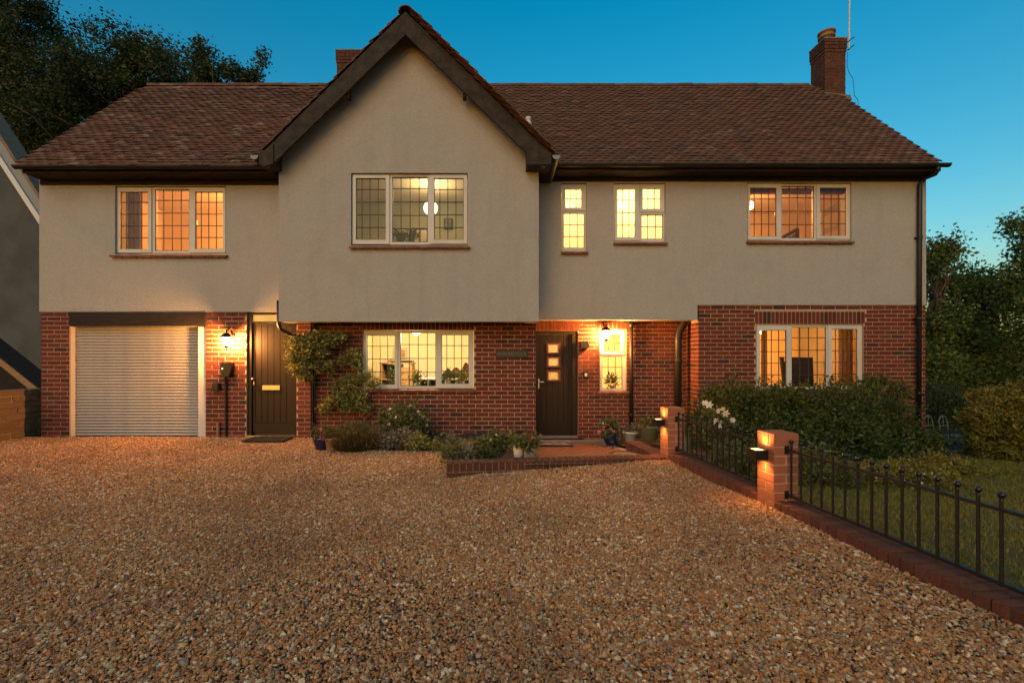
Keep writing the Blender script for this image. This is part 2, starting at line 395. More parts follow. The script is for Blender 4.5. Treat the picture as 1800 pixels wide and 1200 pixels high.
hFD = rect(941, 1016, 581, 771, YP); hPW = rect(1054, 1101, 579, 689, YP); zPt = wz(557, YP)
sD = (hFD[0]-.05, hFD[1]+.02, hFD[3]+.005, zPt-.003); sP = (hPW[0]-.06, hPW[1]+.05, hPW[3]+.005, zPt-.003)
brickwall(.45, wx(1228, YB)+.05, -.5, zPt, YP, [hFD, hPW], [sD, sP])
hBW = rect(1329, 1518, 569, 686, YB); sB = (hBW[0]-.02, hBW[1]+.02, hBW[3]+.005, hBW[3]+.22)
brickwall(wx(1228, YB), wx(1627, YB), -.5, zRb2, YB, [hBW], [sB])
# side of the bay, facing the porch
XS = wx(1228, YB)
mb = MB(); mb.box(XS+.0035, XS+.2, YB+.012, YP+.02, -.5, zRb+.03); part('brick_wall', mb, m_mortar, house)
mb = MB(); mb.box(wx(942, YGB)-.15, wx(942, YGB)-.006, YGB+.26, YP, -.5, zGb+.03); part('brick_wall', mb, m_mortar, house)
side = []
z = zRb2 - JT; k = 0
while z > -.5:
    ys = YB + .004
    L0 = LB if k % 2 else .1025
    y = ys
    while y < YP - .02:
        side.append((y, min(y+L0, YP-.005), z-HB, z)); y += L0+JT; L0 = LB
    z -= HB+JT; k += 1
side = [s for s in side if s[3] < zRb+.03]

# the 300 full bricks that show best are objects of their own, the others one joined part
vis = [(72, 121, 548, 745), (362, 434, 548, 765), (838, 942, 568, 752), (1230, 1330, 538, 668), (1518, 1612, 538, 676), (1330, 1518, 538, 549), (1016, 1054, 585, 765), (1102, 1190, 600, 740), (660, 838, 690, 735)]
def score(b):
    x0, x1, z0, z1, y = b
    px = CX + F*(x0+x1)/2/y; py = HY - F*((z0+z1)/2-ZC)/y
    ok = any(a <= px <= c and d <= py <= e for a, c, d, e in vis)
    return (0 if ok and x1-x0 > .19 else 1, y)
bricks.sort(key=score)
base = MB().box(-LB/2, LB/2, 0, .05, -HB/2, HB/2).mesh('brick'); base.materials.append(m_brick)
walls = [o for o in house.children if o.name.startswith('brick_wall')]
wy = [.0]*len(walls)
ypl = [YL, YGB, YP, YB]
rest = MB(); n_ind = 0
for b in bricks:
    x0, x1, z0, z1, y = b
    dy = rnd.uniform(-.002, .0015)
    if n_ind < 300 and score(b)[0] == 0:
        o = bpy.data.objects.new('brick', base); COL.objects.link(o); o.parent = walls[ypl.index(y)]
        o.location = ((x0+x1)/2, y+dy, (z0+z1)/2 + rnd.uniform(-.0015, .0015)); o.scale = ((x1-x0)/LB*rnd.uniform(.985, 1.), 1, rnd.uniform(.94, 1.02))
        o.rotation_euler = (rnd.uniform(-.012, .012), rnd.uniform(-.006, .006), rnd.uniform(-.008, .008)); n_ind += 1
    else:
        rest.box(x0, x1, y+dy, y+.05, z0+rnd.uniform(-.001, .001), z1+rnd.uniform(-.001, .001))
for y0, y1, z0, z1 in side: rest.box(XS + rnd.uniform(-.002, .001), XS+.05, y0, y1, z0, z1)
tag(part('brickwork', rest, m_brick, house), kind='stuff')

# ------------------------------------------------------------------ windows
def window(name, Yw, outer, sashes, gl, sill=None, lit=None, frame=m_upvc, back=.06):
    Yf = Yw + back
    w = link(name, None, None, house); w.empty_display_size = .1
    ox = rect(*outer, Yf); holes = []; mbS = []
    for srect, grect, nc, nr, case in sashes:
        s = rect(*srect, Yf); g = rect(*grect, Yf)
        holes.append((s[0]+.012, s[1]-.012, s[2]+.012, s[3]-.012) if case else g)
    mb = MB(); wall_holes(mb, *ox, Yf, .07, holes); part('frame', mb, frame, w)
    for srect, grect, nc, nr, case in sashes:
        s = rect(*srect, Yf-.02); g = rect(*grect, Yf-.02 if case else Yf)
        yg = Yf + .012
        if case:
            mb = MB(); wall_holes(mb, *s, Yf-.02, .05, [g])
            b = .008                                   # chamfered bead round the glass
            part('sash', mb, frame, w)
            mb = MB(); zc = (g[2]+g[3])/2
            xh = g[0]-.018 if srect[0] > (outer[0]+outer[1])/2 else g[1]+.018
            mb.box(xh-.008, xh+.008, Yf+.05, Yf+.075, zc-.06, zc+.02); part('handle', mb, m_steel, w)
        lead = MB(); gw, gh = g[1]-g[0], g[3]-g[2]; t = .0062
        xs = [g[0]]
        if nc == 4: fr = [.19, .46, .735] if case else [.245, .5, .755]
        else: fr = [.31, .67] if nc == 3 else [i/nc for i in range(1, nc)]
        xs += [g[0]+gw*f for f in fr] + [g[1]]
        top = .86 if (nr >= 4) else 1.
        zs = [g[2]] + [g[2] + gh*(i+1)/(nr-1+top) for i in range(nr-1)] + [g[3]]
        for x in xs[1:-1]: lead.box(x-t, x+t, yg-.005, yg+.004, g[2], g[3])
        for zz in zs[1:-1]: lead.box(g[0], g[1], yg-.0055, yg+.0045, zz-t, zz+t)
        for a, b2, c, d in ((g[0], g[0]+.008, g[2], g[3]), (g[1]-.008, g[1], g[2], g[3])): lead.box(a, b2, yg-.006, yg+.005, c, d)
        for c, d in ((g[2], g[2]+.008), (g[3]-.008, g[3])): lead.box(g[0], g[1], yg-.0065, yg+.0055, c, d)
        part('lead_strip', lead, m_lead, w)
        cache = {}
        for i in range(len(xs)-1):
            for j in range(len(zs)-1):
                pw, ph = xs[i+1]-xs[i], zs[j+1]-zs[j]; key = (round(pw, 3), round(ph, 3))
                if key not in cache:
                    q = MB().add([(-pw/2, 0, -ph/2), (pw/2, 0, -ph/2), (pw/2, 0, ph/2), (-pw/2, 0, ph/2)], [(0, 1, 2, 3)]).mesh('pane'); q.materials.append(gl); cache[key] = q
                o = bpy.data.objects.new('pane', cache[key]); COL.objects.link(o); o.parent = w
                o.location = ((xs[i]+xs[i+1])/2, yg, (zs[j]+zs[j+1])/2); o.rotation_euler = (rnd.uniform(-.008, .008), 0, rnd.uniform(-.012, .012))
    if sill:
        s = rect(*sill, Yw-.05); n = max(3, round((s[1]-s[0])/.115)); tw = (s[1]-s[0])/n
        tm = MB().add([(-tw/2+.002, -.0, 0), (tw/2-.002, 0, 0), (tw/2-.002, .14, .03), (-tw/2+.002, .14, .03), (-tw/2+.002, 0, -.03), (0, -.004, -.042), (tw/2-.002, 0, -.03), (tw/2-.002, .14, -.0), (-tw/2+.002, .14, 0)],
                      [(0, 1, 2, 3), (4, 6, 1, 0), (4, 5, 6), (5, 4, 8), (5, 8, 7), (5, 7, 6), (1, 6, 7, 2), (0, 3, 8, 4)]).mesh('sill_tile'); tm.materials.append(m_sill)
        for i in range(n):
            o = bpy.data.objects.new('sill_tile', tm); COL.objects.link(o); o.parent = w
            o.location = (s[0]+tw*(i+.5), Yw-.055+rnd.uniform(-.004, .004), s[3]-.015+rnd.uniform(-.002, .002)); o.rotation_euler = (0, rnd.uniform(-.02, .02), 0)
    return w
window('window', YLr, (203, 396.5, 329, 445), [((203, 266, 330, 444), (210.5, 260, 337, 438), 4, 5, 1), ((267, 334, 330, 445), (272.5, 332.5, 333, 441), 4, 5, 0), ((334, 396, 330, 444), (342.5, 391.5, 337, 437.5), 4, 5, 1)], m_glass, (192, 398, 447, 453))
window('window', YG, (619.5, 821, 307, 430), [((619.5, 684.5, 307, 429), (625.5, 678, 313, 421.5), 4, 5, 1), ((687, 753, 307, 430), (689.5, 752, 311, 425.5), 4, 5, 0), ((756, 821, 307, 428), (763, 815, 313, 421.5), 4, 5, 1)], m_glass, (613, 826, 431.5, 438))
window('window', YR, (988, 1031, 324, 441.5), [((988, 1030, 325, 370), (993.5, 1023, 332, 365), 3, 2, 1), ((989, 1030, 372, 441), (990.5, 1027, 374.5, 436), 3, 3, 0)], m_frost, (986.5, 1034.5, 441.5, 447.5))
window('window', YR, (1080, 1170, 324, 425), [((1080.5, 1124, 324.5, 422.5), (1085, 1117, 332, 417), 3, 4, 1), ((1125, 1168, 324.5, 372.5), (1130, 1161.5, 331, 367), 3, 2, 1), ((1125, 1168, 375, 425), (1127, 1165, 377, 420), 3, 2, 0)], m_frost, (1079, 1174.5, 425, 431))
window('window', YR, (1314, 1496, 323, 423), [((1315, 1372, 323, 421.5), (1318.5, 1365.5, 330, 415.5), 4, 4, 1), ((1373, 1432, 324, 422), (1374, 1431, 327, 418.5), 4, 4, 0), ((1435.5, 1496, 324, 420), (1441.5, 1488.5, 330, 414.5), 4, 4, 1)], m_glass, (1314, 1503, 423, 429))
window('window', YGB, (638, 832, 581, 684), [((638, 699, 582, 683), (645, 694, 589, 676), 4, 4, 1), ((700, 766, 582, 684), (704, 766, 584.5, 678.5), 4, 4, 0), ((768, 832, 582, 682), (776, 824, 588, 674.5), 4, 4, 1)], m_glass, (645, 836, 684, 691))
window('window', YP, (1055, 1100.5, 580, 689), [((1055, 1097.5, 580, 623), (1061, 1091, 587, 617.5), 3, 2, 1), ((1056, 1099, 625, 688), (1058, 1094, 626.5, 683), 3, 3, 0)], m_glass, (1050, 1106, 687.5, 694))
window('window', YB, (1330, 1517, 570, 685), [((1330, 1389.5, 571, 684), (1336, 1383, 580, 679), 4, 5, 1), ((1390.5, 1456, 571, 685), (1391.5, 1452, 575, 680), 4, 5, 0), ((1456, 1517, 571, 684), (1462, 1508, 578, 678), 4, 5, 1)], m_glass, (1328, 1520, 685, 692))

# ------------------------------------------------------------------ doors and garage
d = link('garage_door', None, None, house)
x0, x1 = wx(131, YL+.12), wx(358, YL+.12); zb, zt = wz(766, YL+.12), wz(575, YL+.12); ns = 36; h = (zt-zb)/ns
prof = [(0, 0), (-.010, h*.10), (-.018, h*.36), (-.019, h*.6), (-.011, h*.86), (0, h*.93), (.01, h*.93), (.01, 0)]
sm = MB(); sm.prism([(p[0], p[1]) for p in prof], x0, x1, 'x'); sme = sm.mesh('slat'); sme.materials.append(m_garage)
for i in range(ns):
    o = bpy.data.objects.new('slat', sme); COL.objects.link(o); o.parent = d; o.location = (0, YL+.125+rnd.uniform(-.0012, .0012), zb+i*h)
mb = MB(); mb.box(x0, x1, YL+.105, YL+.14, zb-.06, zb-.002); part('bottom_bar', mb, m_garage, d)
mb = MB(); mb.box(hG[0]+.002, x0-.004+.03, YL+.02, YL+.11, -.1, zt); part('guide_post', mb, m_upvc, d)
mb = MB(); mb.box(x1-.03, hG[1]-.002, YL+.02, YL+.11, -.1, zt); part('guide_post', mb, m_upvc, d)
mb = MB(); mb.box(hG[0]+.002, hG[1]-.002, YL+.03, YL+.13, zt+.002, wz(569, YL)); part('head_box', mb, m_upvc, d)
mb = MB(); mb.bevbox(wx(120.5, YL-.03), wx(362, YL-.03), YL-.03, YL+.2, wz(573, YL-.03), zLb-.004, .008); part('lintel_beam', mb, m_timber, house)

d = link('side_door', None, None, house)
Yd = YL + .04; a = rect(433.5, 520.5, 547, 768, Yd)
lf = rect(442, 517.5, 567, 763, Yd); tr = rect(443, 516, 553, 565, Yd)
mb = MB(); wall_holes(mb, *a, Yd, .09, [(lf[0], lf[1], a[2]-.1, lf[3]), tr]); part('frame', mb, m_door2, d)
def boards(parent, x0, x1, z0, z1, y, n, holes=()):
    """tongue and groove boards, each a piece of its own"""
    w = (x1-x0)/n
    for i in range(n):
        mb = MB(); aa, bb = x0+i*w, x0+(i+1)*w
        hs = [h for h in holes if h[0] < bb and h[1] > aa]
        if hs: wall_holes(mb, aa+.003, bb-.003, z0, z1, y, .03, hs)
        else: mb.bevbox(aa+.0015, bb-.0015, y, y+.03, z0, z1, .004)
        part('board', mb, m_door, parent)
zr = wz(744, Yd); st = .05
mb = MB(); wall_holes(mb, lf[0]+.004, lf[1]-.004, lf[2]+.03, lf[3]-.004, Yd+.035, .05, [(lf[0]+st, lf[1]-st, zr, lf[3]-st)]); part('leaf_frame', mb, m_door, d)
boards(d, lf[0]+st, lf[1]-st, zr, lf[3]-st, Yd+.042, 6)
mb = MB(); mb.box(lf[0]+.002, lf[1]-.002, Yd+.073, Yd+.085, lf[2]-.02, lf[3]-.002); part('leaf_core', mb, m_door, d)
mb = MB(); q = rect(461.5, 492, 677, 685, Yd+.03); mb.box(q[0], q[1], Yd+.022, Yd+.045, q[2], q[3]); lb = part('letterbox', mb, m_steel, d)
mb = MB(); mb.box(q[0]+.03, q[1]-.03, Yd+.017, Yd+.023, q[2]+.02, q[3]-.02); part('flap', mb, m_steel, d)
kp = P(444.5, 666, Yd); mb = MB(); mb.lathe([(.008, 0), (.008, .025), (.024, .035), (.028, .05), (.02, .064), (.004, .07)], 14)
k = part('knob', mb, m_steel, d, True); k.location = (kp.x, Yd+.03, kp.z); k.rotation_euler = (math.radians(90), 0, 0)
mb = MB(); mb.box(kp.x-.008, kp.x+.008, Yd+.028, Yd+.04, kp.z-.1, kp.z-.04); part('keyhole_plate', mb, m_steel, d)
mb = MB(); mb.box(a[0], a[1], Yd-.05, Yd+.1, wz(768, Yd), wz(764.5, Yd)); part('threshold', mb, m_steel, d)
mb = MB(); mb.box(tr[0], tr[1], Yd+.03, Yd+.036, tr[2], tr[3]); part('transom_pane', mb, m_frost, d)

d = link('front_door', None, None, house)
Yd = YP + .02; a = rect(941.5, 1015.5, 581.5, 769, Yd); lf = rect(946, 1006, 587, 763, Yd)
mb = MB(); wall_holes(mb, *a, Yd, .1, [(lf[0], lf[1], a[2]-.1, lf[3])]); part('frame', mb, m_door2, d)
ph = [rect(964, 982, y0, y0+14, Yd+.04) for y0 in (605.5, 629, 653)]
zr = wz(745, Yd); st = .055
mb = MB(); wall_holes(mb, lf[0]+.004, lf[1]-.004, lf[2]+.02, lf[3]-.004, Yd+.035, .05, [(lf[0]+st, lf[1]-st, zr, lf[3]-st)]); part('leaf_frame', mb, m_door, d)
boards(d, lf[0]+st, lf[1]-st, zr, lf[3]-st, Yd+.043, 5, ph)
mb = MB(); wall_holes(mb, lf[0]+.002, lf[1]-.002, lf[2]-.03, lf[3]-.002, Yd+.074, .012, ph); part('leaf_core', mb, m_door, d)
for h in ph:
    mb = MB(); wall_holes(mb, h[0]-.035, h[1]+.035, h[2]-.028, h[3]+.028, Yd+.028, .03, [h]); part('pane_bead', mb, m_red, d)
    mb = MB(); mb.box(h[0], h[1], Yd+.05, Yd+.056, h[2], h[3]); part('pane', mb, m_frost, d)
kp = P(947, 671, Yd); mb = MB(); mb.box(kp.x-.014, kp.x+.014, Yd+.025, Yd+.036, kp.z-.13, kp.z+.06); mb.tube([(kp.x, Yd+.03, kp.z), (kp.x, Yd-.02, kp.z), (kp.x+.1, Yd-.025, kp.z)], .01); part('handle', mb, m_steel, d)
mb = MB(); mb.box(a[0], a[1], Yd-.03, Yd+.1, wz(769, Yd), wz(765, Yd)); part('threshold', mb, m_steel, d)
mb = MB(); mb.box(a[0]-.02, a[1]+.1, Yd-.09, Yd+.08, wz(774, Yd), wz(769, Yd)-.003); part('door_step', mb, m_door2, d)
mb = MB(); mb.bevbox(.3, 2.35, YP-.2, YP+.02, -.5, wz(775, YP-.2), .01); part('concrete_plinth', mb, m_stonec, house)

# ------------------------------------------------------------------ roof
ZE_L, YE_L, YR_L = wz(290, 7.61), 7.61, 10.44; ZR_L = wz(150.5, YR_L)
ZE_R, YE_R, YR_R = wz(287, 8.08), 8.08, 10.90; ZR_R = wz(150.5, YR_R)
XVL, XVR = wx(38, YE_L), wx(1655, YE_R)
YBG, ZAP = 7.38, 6.86
def gz(x): return ZAP - abs(x - XGC)*.985           # gable roof surface
def mz(x, y):
    return max(-9, ZE_L + (ZR_L-ZE_L)*(y-YE_L)/(YR_L-YE_L)) if x < XGC else ZE_R + (ZR_R-ZE_R)*(y-YE_R)/(YR_R-YE_R)
roof = link('roof', None, None, house)
tiles = []                                           # (matrix, material key)
TW, TL, GA = .166, .262, .1
def tile_slope(o, e_along, e_up, n_along, n_up, keep, key, jit):
    nrm = e_along.cross(e_up).normalized()
    for r in range(n_up):
        for c in range(-1, n_along+1):
            off = (c + (.5 if r % 2 else 0.)) * TW
            if off < -.09 or off > (n_along-1)*TW+.09: continue
            p = o + e_along*off + e_up*(r*GA + TL/2 - .04)
            if not keep(p): continue
            ti = .135 + rnd.gauss(0, .025*jit); tw = rnd.gauss(0, .02*jit)
            up2 = (e_up*math.cos(ti) - nrm*math.sin(ti)).normalized(); al2 = (e_along*math.cos(tw) + up2*math.sin(tw)).normalized(); n2 = al2.cross(up2).normalized(); up2 = n2.cross(al2)
            q = p + nrm*(.026 + rnd.uniform(-.003, .003)*jit) + e_up*rnd.gauss(0, .004*jit)
            m = Matrix((al2, up2, n2)).transposed().to_4x4(); m.translation = q
            tiles.append((m, key, q.length))
eL = Vector((0, YR_L-YE_L, ZR_L-ZE_L)); lL = eL.length; eL.normalize()
eR = Vector((0, YR_R-YE_R, ZR_R-ZE_R)); lR = eR.length; eR.normalize()
ex = Vector((1, 0, 0))
chx0, chx1, chy0, chy1 = wx(1450, 10.5), wx(1486.5, 10.5), 10.5, 10.97
keepm = lambda p: p.z > gz(p.x) - .12 and not (chx0-.02 < p.x < chx1+.02 and p.y > chy0-.05)
tile_slope(Vector((XVL+TW/2, YE_L-.05, ZE_L-.05*.95)), ex, eL, int((XGC-XVL)/TW), int(lL/GA)-1, keepm, 'L', 1.25)
tile_slope(Vector((XGC, YE_R-.05, ZE_R-.05*1.05)), ex, eR, int((XVR-XGC)/TW), int(lR/GA)-1, keepm, 'R', .8)
for s in (-1, 1):
    up = Vector((-s, 0, .985)).normalized(); wdt = 2.30
    tile_slope(Vector((XGC+s*wdt, YBG if s > 0 else 10.2, ZAP-.985*wdt)), Vector((0, s, 0)), up, 17, int(wdt*1.404/GA)-2, lambda p: p.z > mz(p.x, p.y) - .15, 'G', 1.)
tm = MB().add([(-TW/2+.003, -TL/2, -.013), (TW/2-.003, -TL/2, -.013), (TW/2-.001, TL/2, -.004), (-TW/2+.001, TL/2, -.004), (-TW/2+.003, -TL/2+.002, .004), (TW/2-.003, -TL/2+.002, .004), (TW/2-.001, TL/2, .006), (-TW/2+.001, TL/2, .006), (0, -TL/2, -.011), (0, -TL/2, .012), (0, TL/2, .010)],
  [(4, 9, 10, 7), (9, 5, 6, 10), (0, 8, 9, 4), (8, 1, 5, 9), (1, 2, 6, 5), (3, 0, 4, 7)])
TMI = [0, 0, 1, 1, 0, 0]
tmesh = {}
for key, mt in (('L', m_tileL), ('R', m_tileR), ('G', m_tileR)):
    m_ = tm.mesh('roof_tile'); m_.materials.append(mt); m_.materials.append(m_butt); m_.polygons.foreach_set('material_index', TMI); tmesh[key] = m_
tiles.sort(key=lambda t: (t[1] == 'G', t[2]))
rest = {k: MB() for k in 'LRG'}
for i, (m, key, dist) in enumerate(tiles):
    if i < 300:
        o = bpy.data.objects.new('roof_tile', tmesh[key]); COL.objects.link(o); o.parent = roof; o.matrix_local = m
    else:
        rest[key].add([m @ Vector(v) for v in tm.v], tm.f)
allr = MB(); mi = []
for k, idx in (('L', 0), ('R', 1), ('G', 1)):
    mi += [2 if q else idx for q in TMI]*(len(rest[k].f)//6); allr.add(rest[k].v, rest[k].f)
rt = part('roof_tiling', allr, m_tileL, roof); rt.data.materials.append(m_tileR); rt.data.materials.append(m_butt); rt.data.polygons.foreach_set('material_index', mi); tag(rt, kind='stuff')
mb = MB()      # boarding under the tiles and the rear slopes
for (xa, xb, ye, ze, yr, zr, yc) in ((XVL+.02, XGL-.1, YE_L, ZE_L, YR_L, ZR_L, 0), (XGL-.1, XGC, YE_L, ZE_L, YR_L, ZR_L, .5), (XGC, XGR+.12, YE_R, ZE_R, YR_R, ZR_R, .5), (XGR+.12, XVR-.02, YE_R, ZE_R, YR_R, ZR_R, 0)):
    ze += yc*(zr-ze)/(yr-ye); ye += yc
    mb.prism([(ye, ze-.02), (yr, zr-.02), (2*yr-ye, ze-.02), (2*yr-ye, ze-.07), (yr, zr-.07), (ye, ze-.07)], xa, xb, 'x')
mb.prism([(XGC-2.28, ZAP-.985*2.28-.02), (XGC-2.28, ZAP-.985*2.28-.06), (XGC, ZAP-.06), (XGC+2.28, ZAP-.985*2.28-.06), (XGC+2.28, ZAP-.985*2.28-.02), (XGC, ZAP-.02)], YBG+.03, 10.0)
part('roof_boarding', mb, m_timber, roof)
rmesh = MB(); seg = 7; L = .3
vs = []; 
for yy in (0, L):
    for rr in (.115, .095):
        vs += [(rr*math.cos(math.pi*k/seg), yy, rr*.85*math.sin(math.pi*k/seg)) for k in range(seg+1)]
n = seg+1; fs = []
for k in range(seg):
    fs += [(k, k+1, 2*n+k+1, 2*n+k), (n+k+1, n+k, 3*n+k, 3*n+k+1), (k+1, k, n+k, n+k+1), (2*n+k, 2*n+k+1, 3*n+k+1, 3*n+k)]
rmesh.add(vs, fs); rme = rmesh.mesh('ridge_tile'); rme.materials.append(m_tileR)
def ridge(a, b):
    a = Vector(a); b = Vector(b); n = int((b-a).length/L); dr = (b-a).normalized()
    for i in range(n):
        o = bpy.data.objects.new('ridge_tile', rme); COL.objects.link(o); o.parent = roof; o.location = a+dr*(i*L)+Vector((0, 0, rnd.uniform(-.006, .006)))
        o.rotation_euler = (rnd.uniform(-.02, .02), 0, math.atan2(-dr.x, dr.y))
ridge((XVL, YR_L, ZR_L-.06), (XGC, YR_L, ZR_L-.06)); ridge((XGC, YR_R, ZR_R-.06), (chx0-.05, YR_R, ZR_R-.06)); ridge((XGC, YBG-.02, ZAP-.03), (XGC, 9.8, ZAP-.03))

# barge boards, eaves, gutters
def barge(s):
    t = .055; w = .36
    o0, o1 = .03, 2.29
    top = lambda u: ZAP - .985*u - .035
    mb = MB(); X = lambda u: XGC + s*u
    poly = [(X(0), top(0)), (X(o1), top(o1)), (X(o1), top(o1)-.14), (X(o1-.12), top(o1)-.22), (X(0), top(0)-w)]
    if s > 0: poly = poly[::-1]
    mb.prism(poly, YBG-.005, YBG+.045); part('barge_board', mb, m_bargeT, roof)
    mb = MB(); u0 = o1-(.21 if s < 0 else .37)
    poly = [(X(u0), top(u0)-.05), (X(o1+.015), top(o1)-.01), (X(o1+.015), top(o1)-.16), (X(o1-.06), top(o1)-.2 if s < 0 else top(o1)-.17), (X(u0), top(u0)-(.36 if s < 0 else .53))]
    if s > 0: poly = poly[::-1]
    mb.prism(poly, YBG-.03, YG-.004); part('barge_foot', mb, m_bargeT, roof)
    mb = MB(); poly = [(X(0), top(0)-.02), (X(o1-.1), top(o1-.1)-.02), (X(o1-.1), top(o1-.1)-.06), (X(0), top(0)-.06)]
    if s > 0: poly = poly[::-1]
    mb.prism(poly, YBG+.046, YG-.003); part('soffit', mb, m_timber, roof)
    for u in (.93,):
        mb = MB(); mb.bevbox(X(u)-.028, X(u)+.028, YBG+.047, YBG+.16, top(u)-.385-.03, top(u)-.07, .006); part('purlin_end', mb, m_timber, roof)
barge(-1); barge(1)
def eaves(x0, x1, ye, ze, yw, zb, side):
    fb = ze - .13
    mb = MB(); mb.box(x0, x1, ye+.01, ye+.035, fb, ze-.03); part('fascia', mb, m_timber, roof)
    mb = MB(); mb.box(x0+.002, x1-.002, ye+.036, yw-.002, fb+.006, fb+.02); part('soffit', mb, m_timber, roof)
    mb = MB(); mb.box(max(x0, XL) if side < 0 else x0, x1 if side < 0 else min(x1, XR), yw-.03, yw-.003, zb, fb+.004); part('wall_beam', mb, m_timber, roof)
    g = MB(); n = 8; r = .056; cy, cz = ye-.055, ze-.035; x0g, x1g = (x0-.06, x1) if side < 0 else (x0, x1+.08)
    ring = [(cy+r*math.cos(math.pi+math.pi*k/n), cz+r*math.sin(math.pi+math.pi*k/n)) for k in range(n+1)] + [(cy+(r-.005)*math.cos(2*math.pi-math.pi*k/n), cz+(r-.005)*math.sin(2*math.pi-math.pi*k/n)) for k in range(n+1)]
    g.prism(ring, x0g, x1g, 'x'); gt = part('gutter', g, m_gutter, roof)
    xx = x0g + .5
    while xx < x1g:
        b = MB(); b.prism([(cy+(r+.004)*math.cos(math.pi+math.pi*k/n), cz+(r+.004)*math.sin(math.pi+math.pi*k/n)) for k in range(n+1)], xx, xx+.03, 'x'); b.box(xx, xx+.03, cy+r, ye+.01, cz-.03, cz); part('gutter_bracket', b, m_gutter, roof); xx += .95
eaves(XVL, XGL-.06, YE_L, ZE_L, YLr, wz(325.5, YLr), -1)
eaves(XGR+.1, XVR, YE_R, ZE_R, YR, wz(319.5, YR), 1)
# gutter ends on the gable, seen end on
for s in (-1, 1):
    mb = MB(); r = .062; cx_, cz_ = XGC+s*2.385, ZAP-.985*2.29-.055
    mb.prism([(cx_+r*math.cos(math.pi+math.pi*k/10), cz_+r*math.sin(math.pi+math.pi*k/10)) for k in range(11)], YBG-.01, 8.6); part('gutter', mb, m_gutter, roof)
    mb = MB(); mb.prism([(cx_+r*1.04*math.cos(math.pi+math.pi*k/10), cz_+r*1.04*math.sin(math.pi+math.pi*k/10)) for k in range(11)], YBG-.02, YBG-.011); part('gutter_stop', mb, m_nboard, roof)
mb = MB(); mb.box(XGL-.2, XGL-.004, YG+.0, 8.2, zGs-.15, zGs+.0); mb.box(XGR+.004, XGR+.2, YG+.0, 8.4, zGs-.15, zGs+.0); part('box_eave', mb, m_timber, roof)

def pipe(pts, r, name='downpipe', br=()):
    mb = MB(); mb.tube(pts, r, 10); o = part(name, mb, m_gutter, house, True)
    for p in br:
        b = MB(); b.lathe([(r+.010, -.022), (r+.012, 0), (r+.010, .022)], 12, p); b.box(p[0]-.05, p[0]+.05, p[1]+r, p[1]+r+.03, p[2]-.012, p[2]+.012); part('collar', b, m_gutter, o)
    return o
pipe([P(490, 560, YG+.06)+Vector((-.0, 0, .3)), P(490, 570, YG+.06), P(494, 579, YG+.1), P(530, 597, 8.0), P(545, 606, YGB-.1), P(548.5, 616, YGB-.06), Vector((wx(548.5, YGB-.06), YGB-.06, -.05))], .034, br=[(wx(548.5, YGB-.06), YGB-.06, 1.2), (wx(548.5, YGB-.06), YGB-.06, .25)])
pipe([P(490-7, 293, YG+.2)+Vector((-.1, 0, .1)), P(468, 290, YG+.12), P(468, 302, YG+.12), P(491, 312, YG+.2)], .034)
pp = wx(1109.5, YP-.06); pipe([(pp, YP-.06, zPt+.02), (pp, YP-.06, -.1)], .036, br=[(pp, YP-.06, wz(728, YP)), (pp, YP-.06, wz(572, YP))])
mb = MB(); mb.box(wx(1098, YP-.06), wx(1122, YP-.06), YP-.1, YP-.002, wz(566, YP-.06), wz(562, YP-.06)); part('pipe_hopper', mb, m_gutter, house)
pp = wx(1192, YP-.12); pipe([P(1206, 556, YP-.15), P(1203, 568, YP-.14), P(1194, 582, YP-.12), P(1192, 592, YP-.12), Vector((pp, YP-.12, -.3))], .066, 'soil_pipe', br=[(pp, YP-.12, wz(633, YP-.12)), (pp, YP-.12, wz(593, YP-.12))])
pp = wx(1616, YR-.06); pipe([P(1649, 291, YE_R-.05), P(1649, 298, YE_R-.05), P(1644, 306, YE_R), P(1624, 314, YR-.08), P(1617, 324, YR-.06), Vector((wx(1615, YR-.06), YR-.06, .0)), ], .036, br=[(wx(1614.5, YR-.06)+.02, YR-.06, wz(419, YR)), (wx(1614.5, YR-.06), YR-.06, wz(560, YR))])

# chimneys
def chimney(x0, x1, y0, y1, z0, z1, pot):
    c = link('chimney', None, None, roof)
    c.location = (0, 0, 0)
    mb = MB(); mb.box(x0+.006, x1-.006, y0+.006, y1-.006, z0, z1); core = part('stack', mb, m_mortar2, roof)
    bk = MB(); z = z1; k = 0
    while z > z0:
        pr = .022 if k in (0, 1, 2) else (.0 if k != 3 else .012)
        for (a, b, ax) in ((x0-pr, x1+pr, 'x'), (y0-pr, y1+pr, 'y')):
            u = a + (0 if (k % 2) == (ax == 'x') else .1125)
            segs = [] if u == a else [(a, u-JT)]
            while u < b-.02: segs.append((u, min(u+LB, b))); u += LB+JT
            for (p, q) in segs:
                j = rnd.uniform(-.003, .002)
                if ax == 'x': bk.box(p, q, y0-pr+j, y0+.05, z-HB, z); bk.box(p, q, y1-.05, y1+pr, z-HB, z)
                else: bk.box(x0-pr+j, x0+.05, p+.004, q-.004, z-HB+.001, z-.001); bk.box(x1-.05, x1+pr, p+.004, q-.004, z-HB+.001, z-.001)
        z -= HB+JT; k += 1
    tag(part('chimney_brickwork', bk, m_chim, roof), kind='stuff')
    bpy.data.objects.remove(c)
    mb = MB(); mb.box(x0-.03, x1+.03, y0-.03, y1+.03, z1+.001, z1+.03); part('chimney_capping', mb, m_stonec, roof)
    if pot:
        mb = MB(); cx_, cy_ = (x0+x1)/2-.03, (y0+y1)/2
        mb.lathe([(.13, 0), (.12, .1), (.125, .13), (.17, .14), (.175, .17), (.15, .18), (.15, .235), (.18, .24), (.18, .275), (.11, .31), (.02, .32)], 16, (cx_, cy_, z1+.03)); part('chimney_pot', mb, m_terra, roof, True)
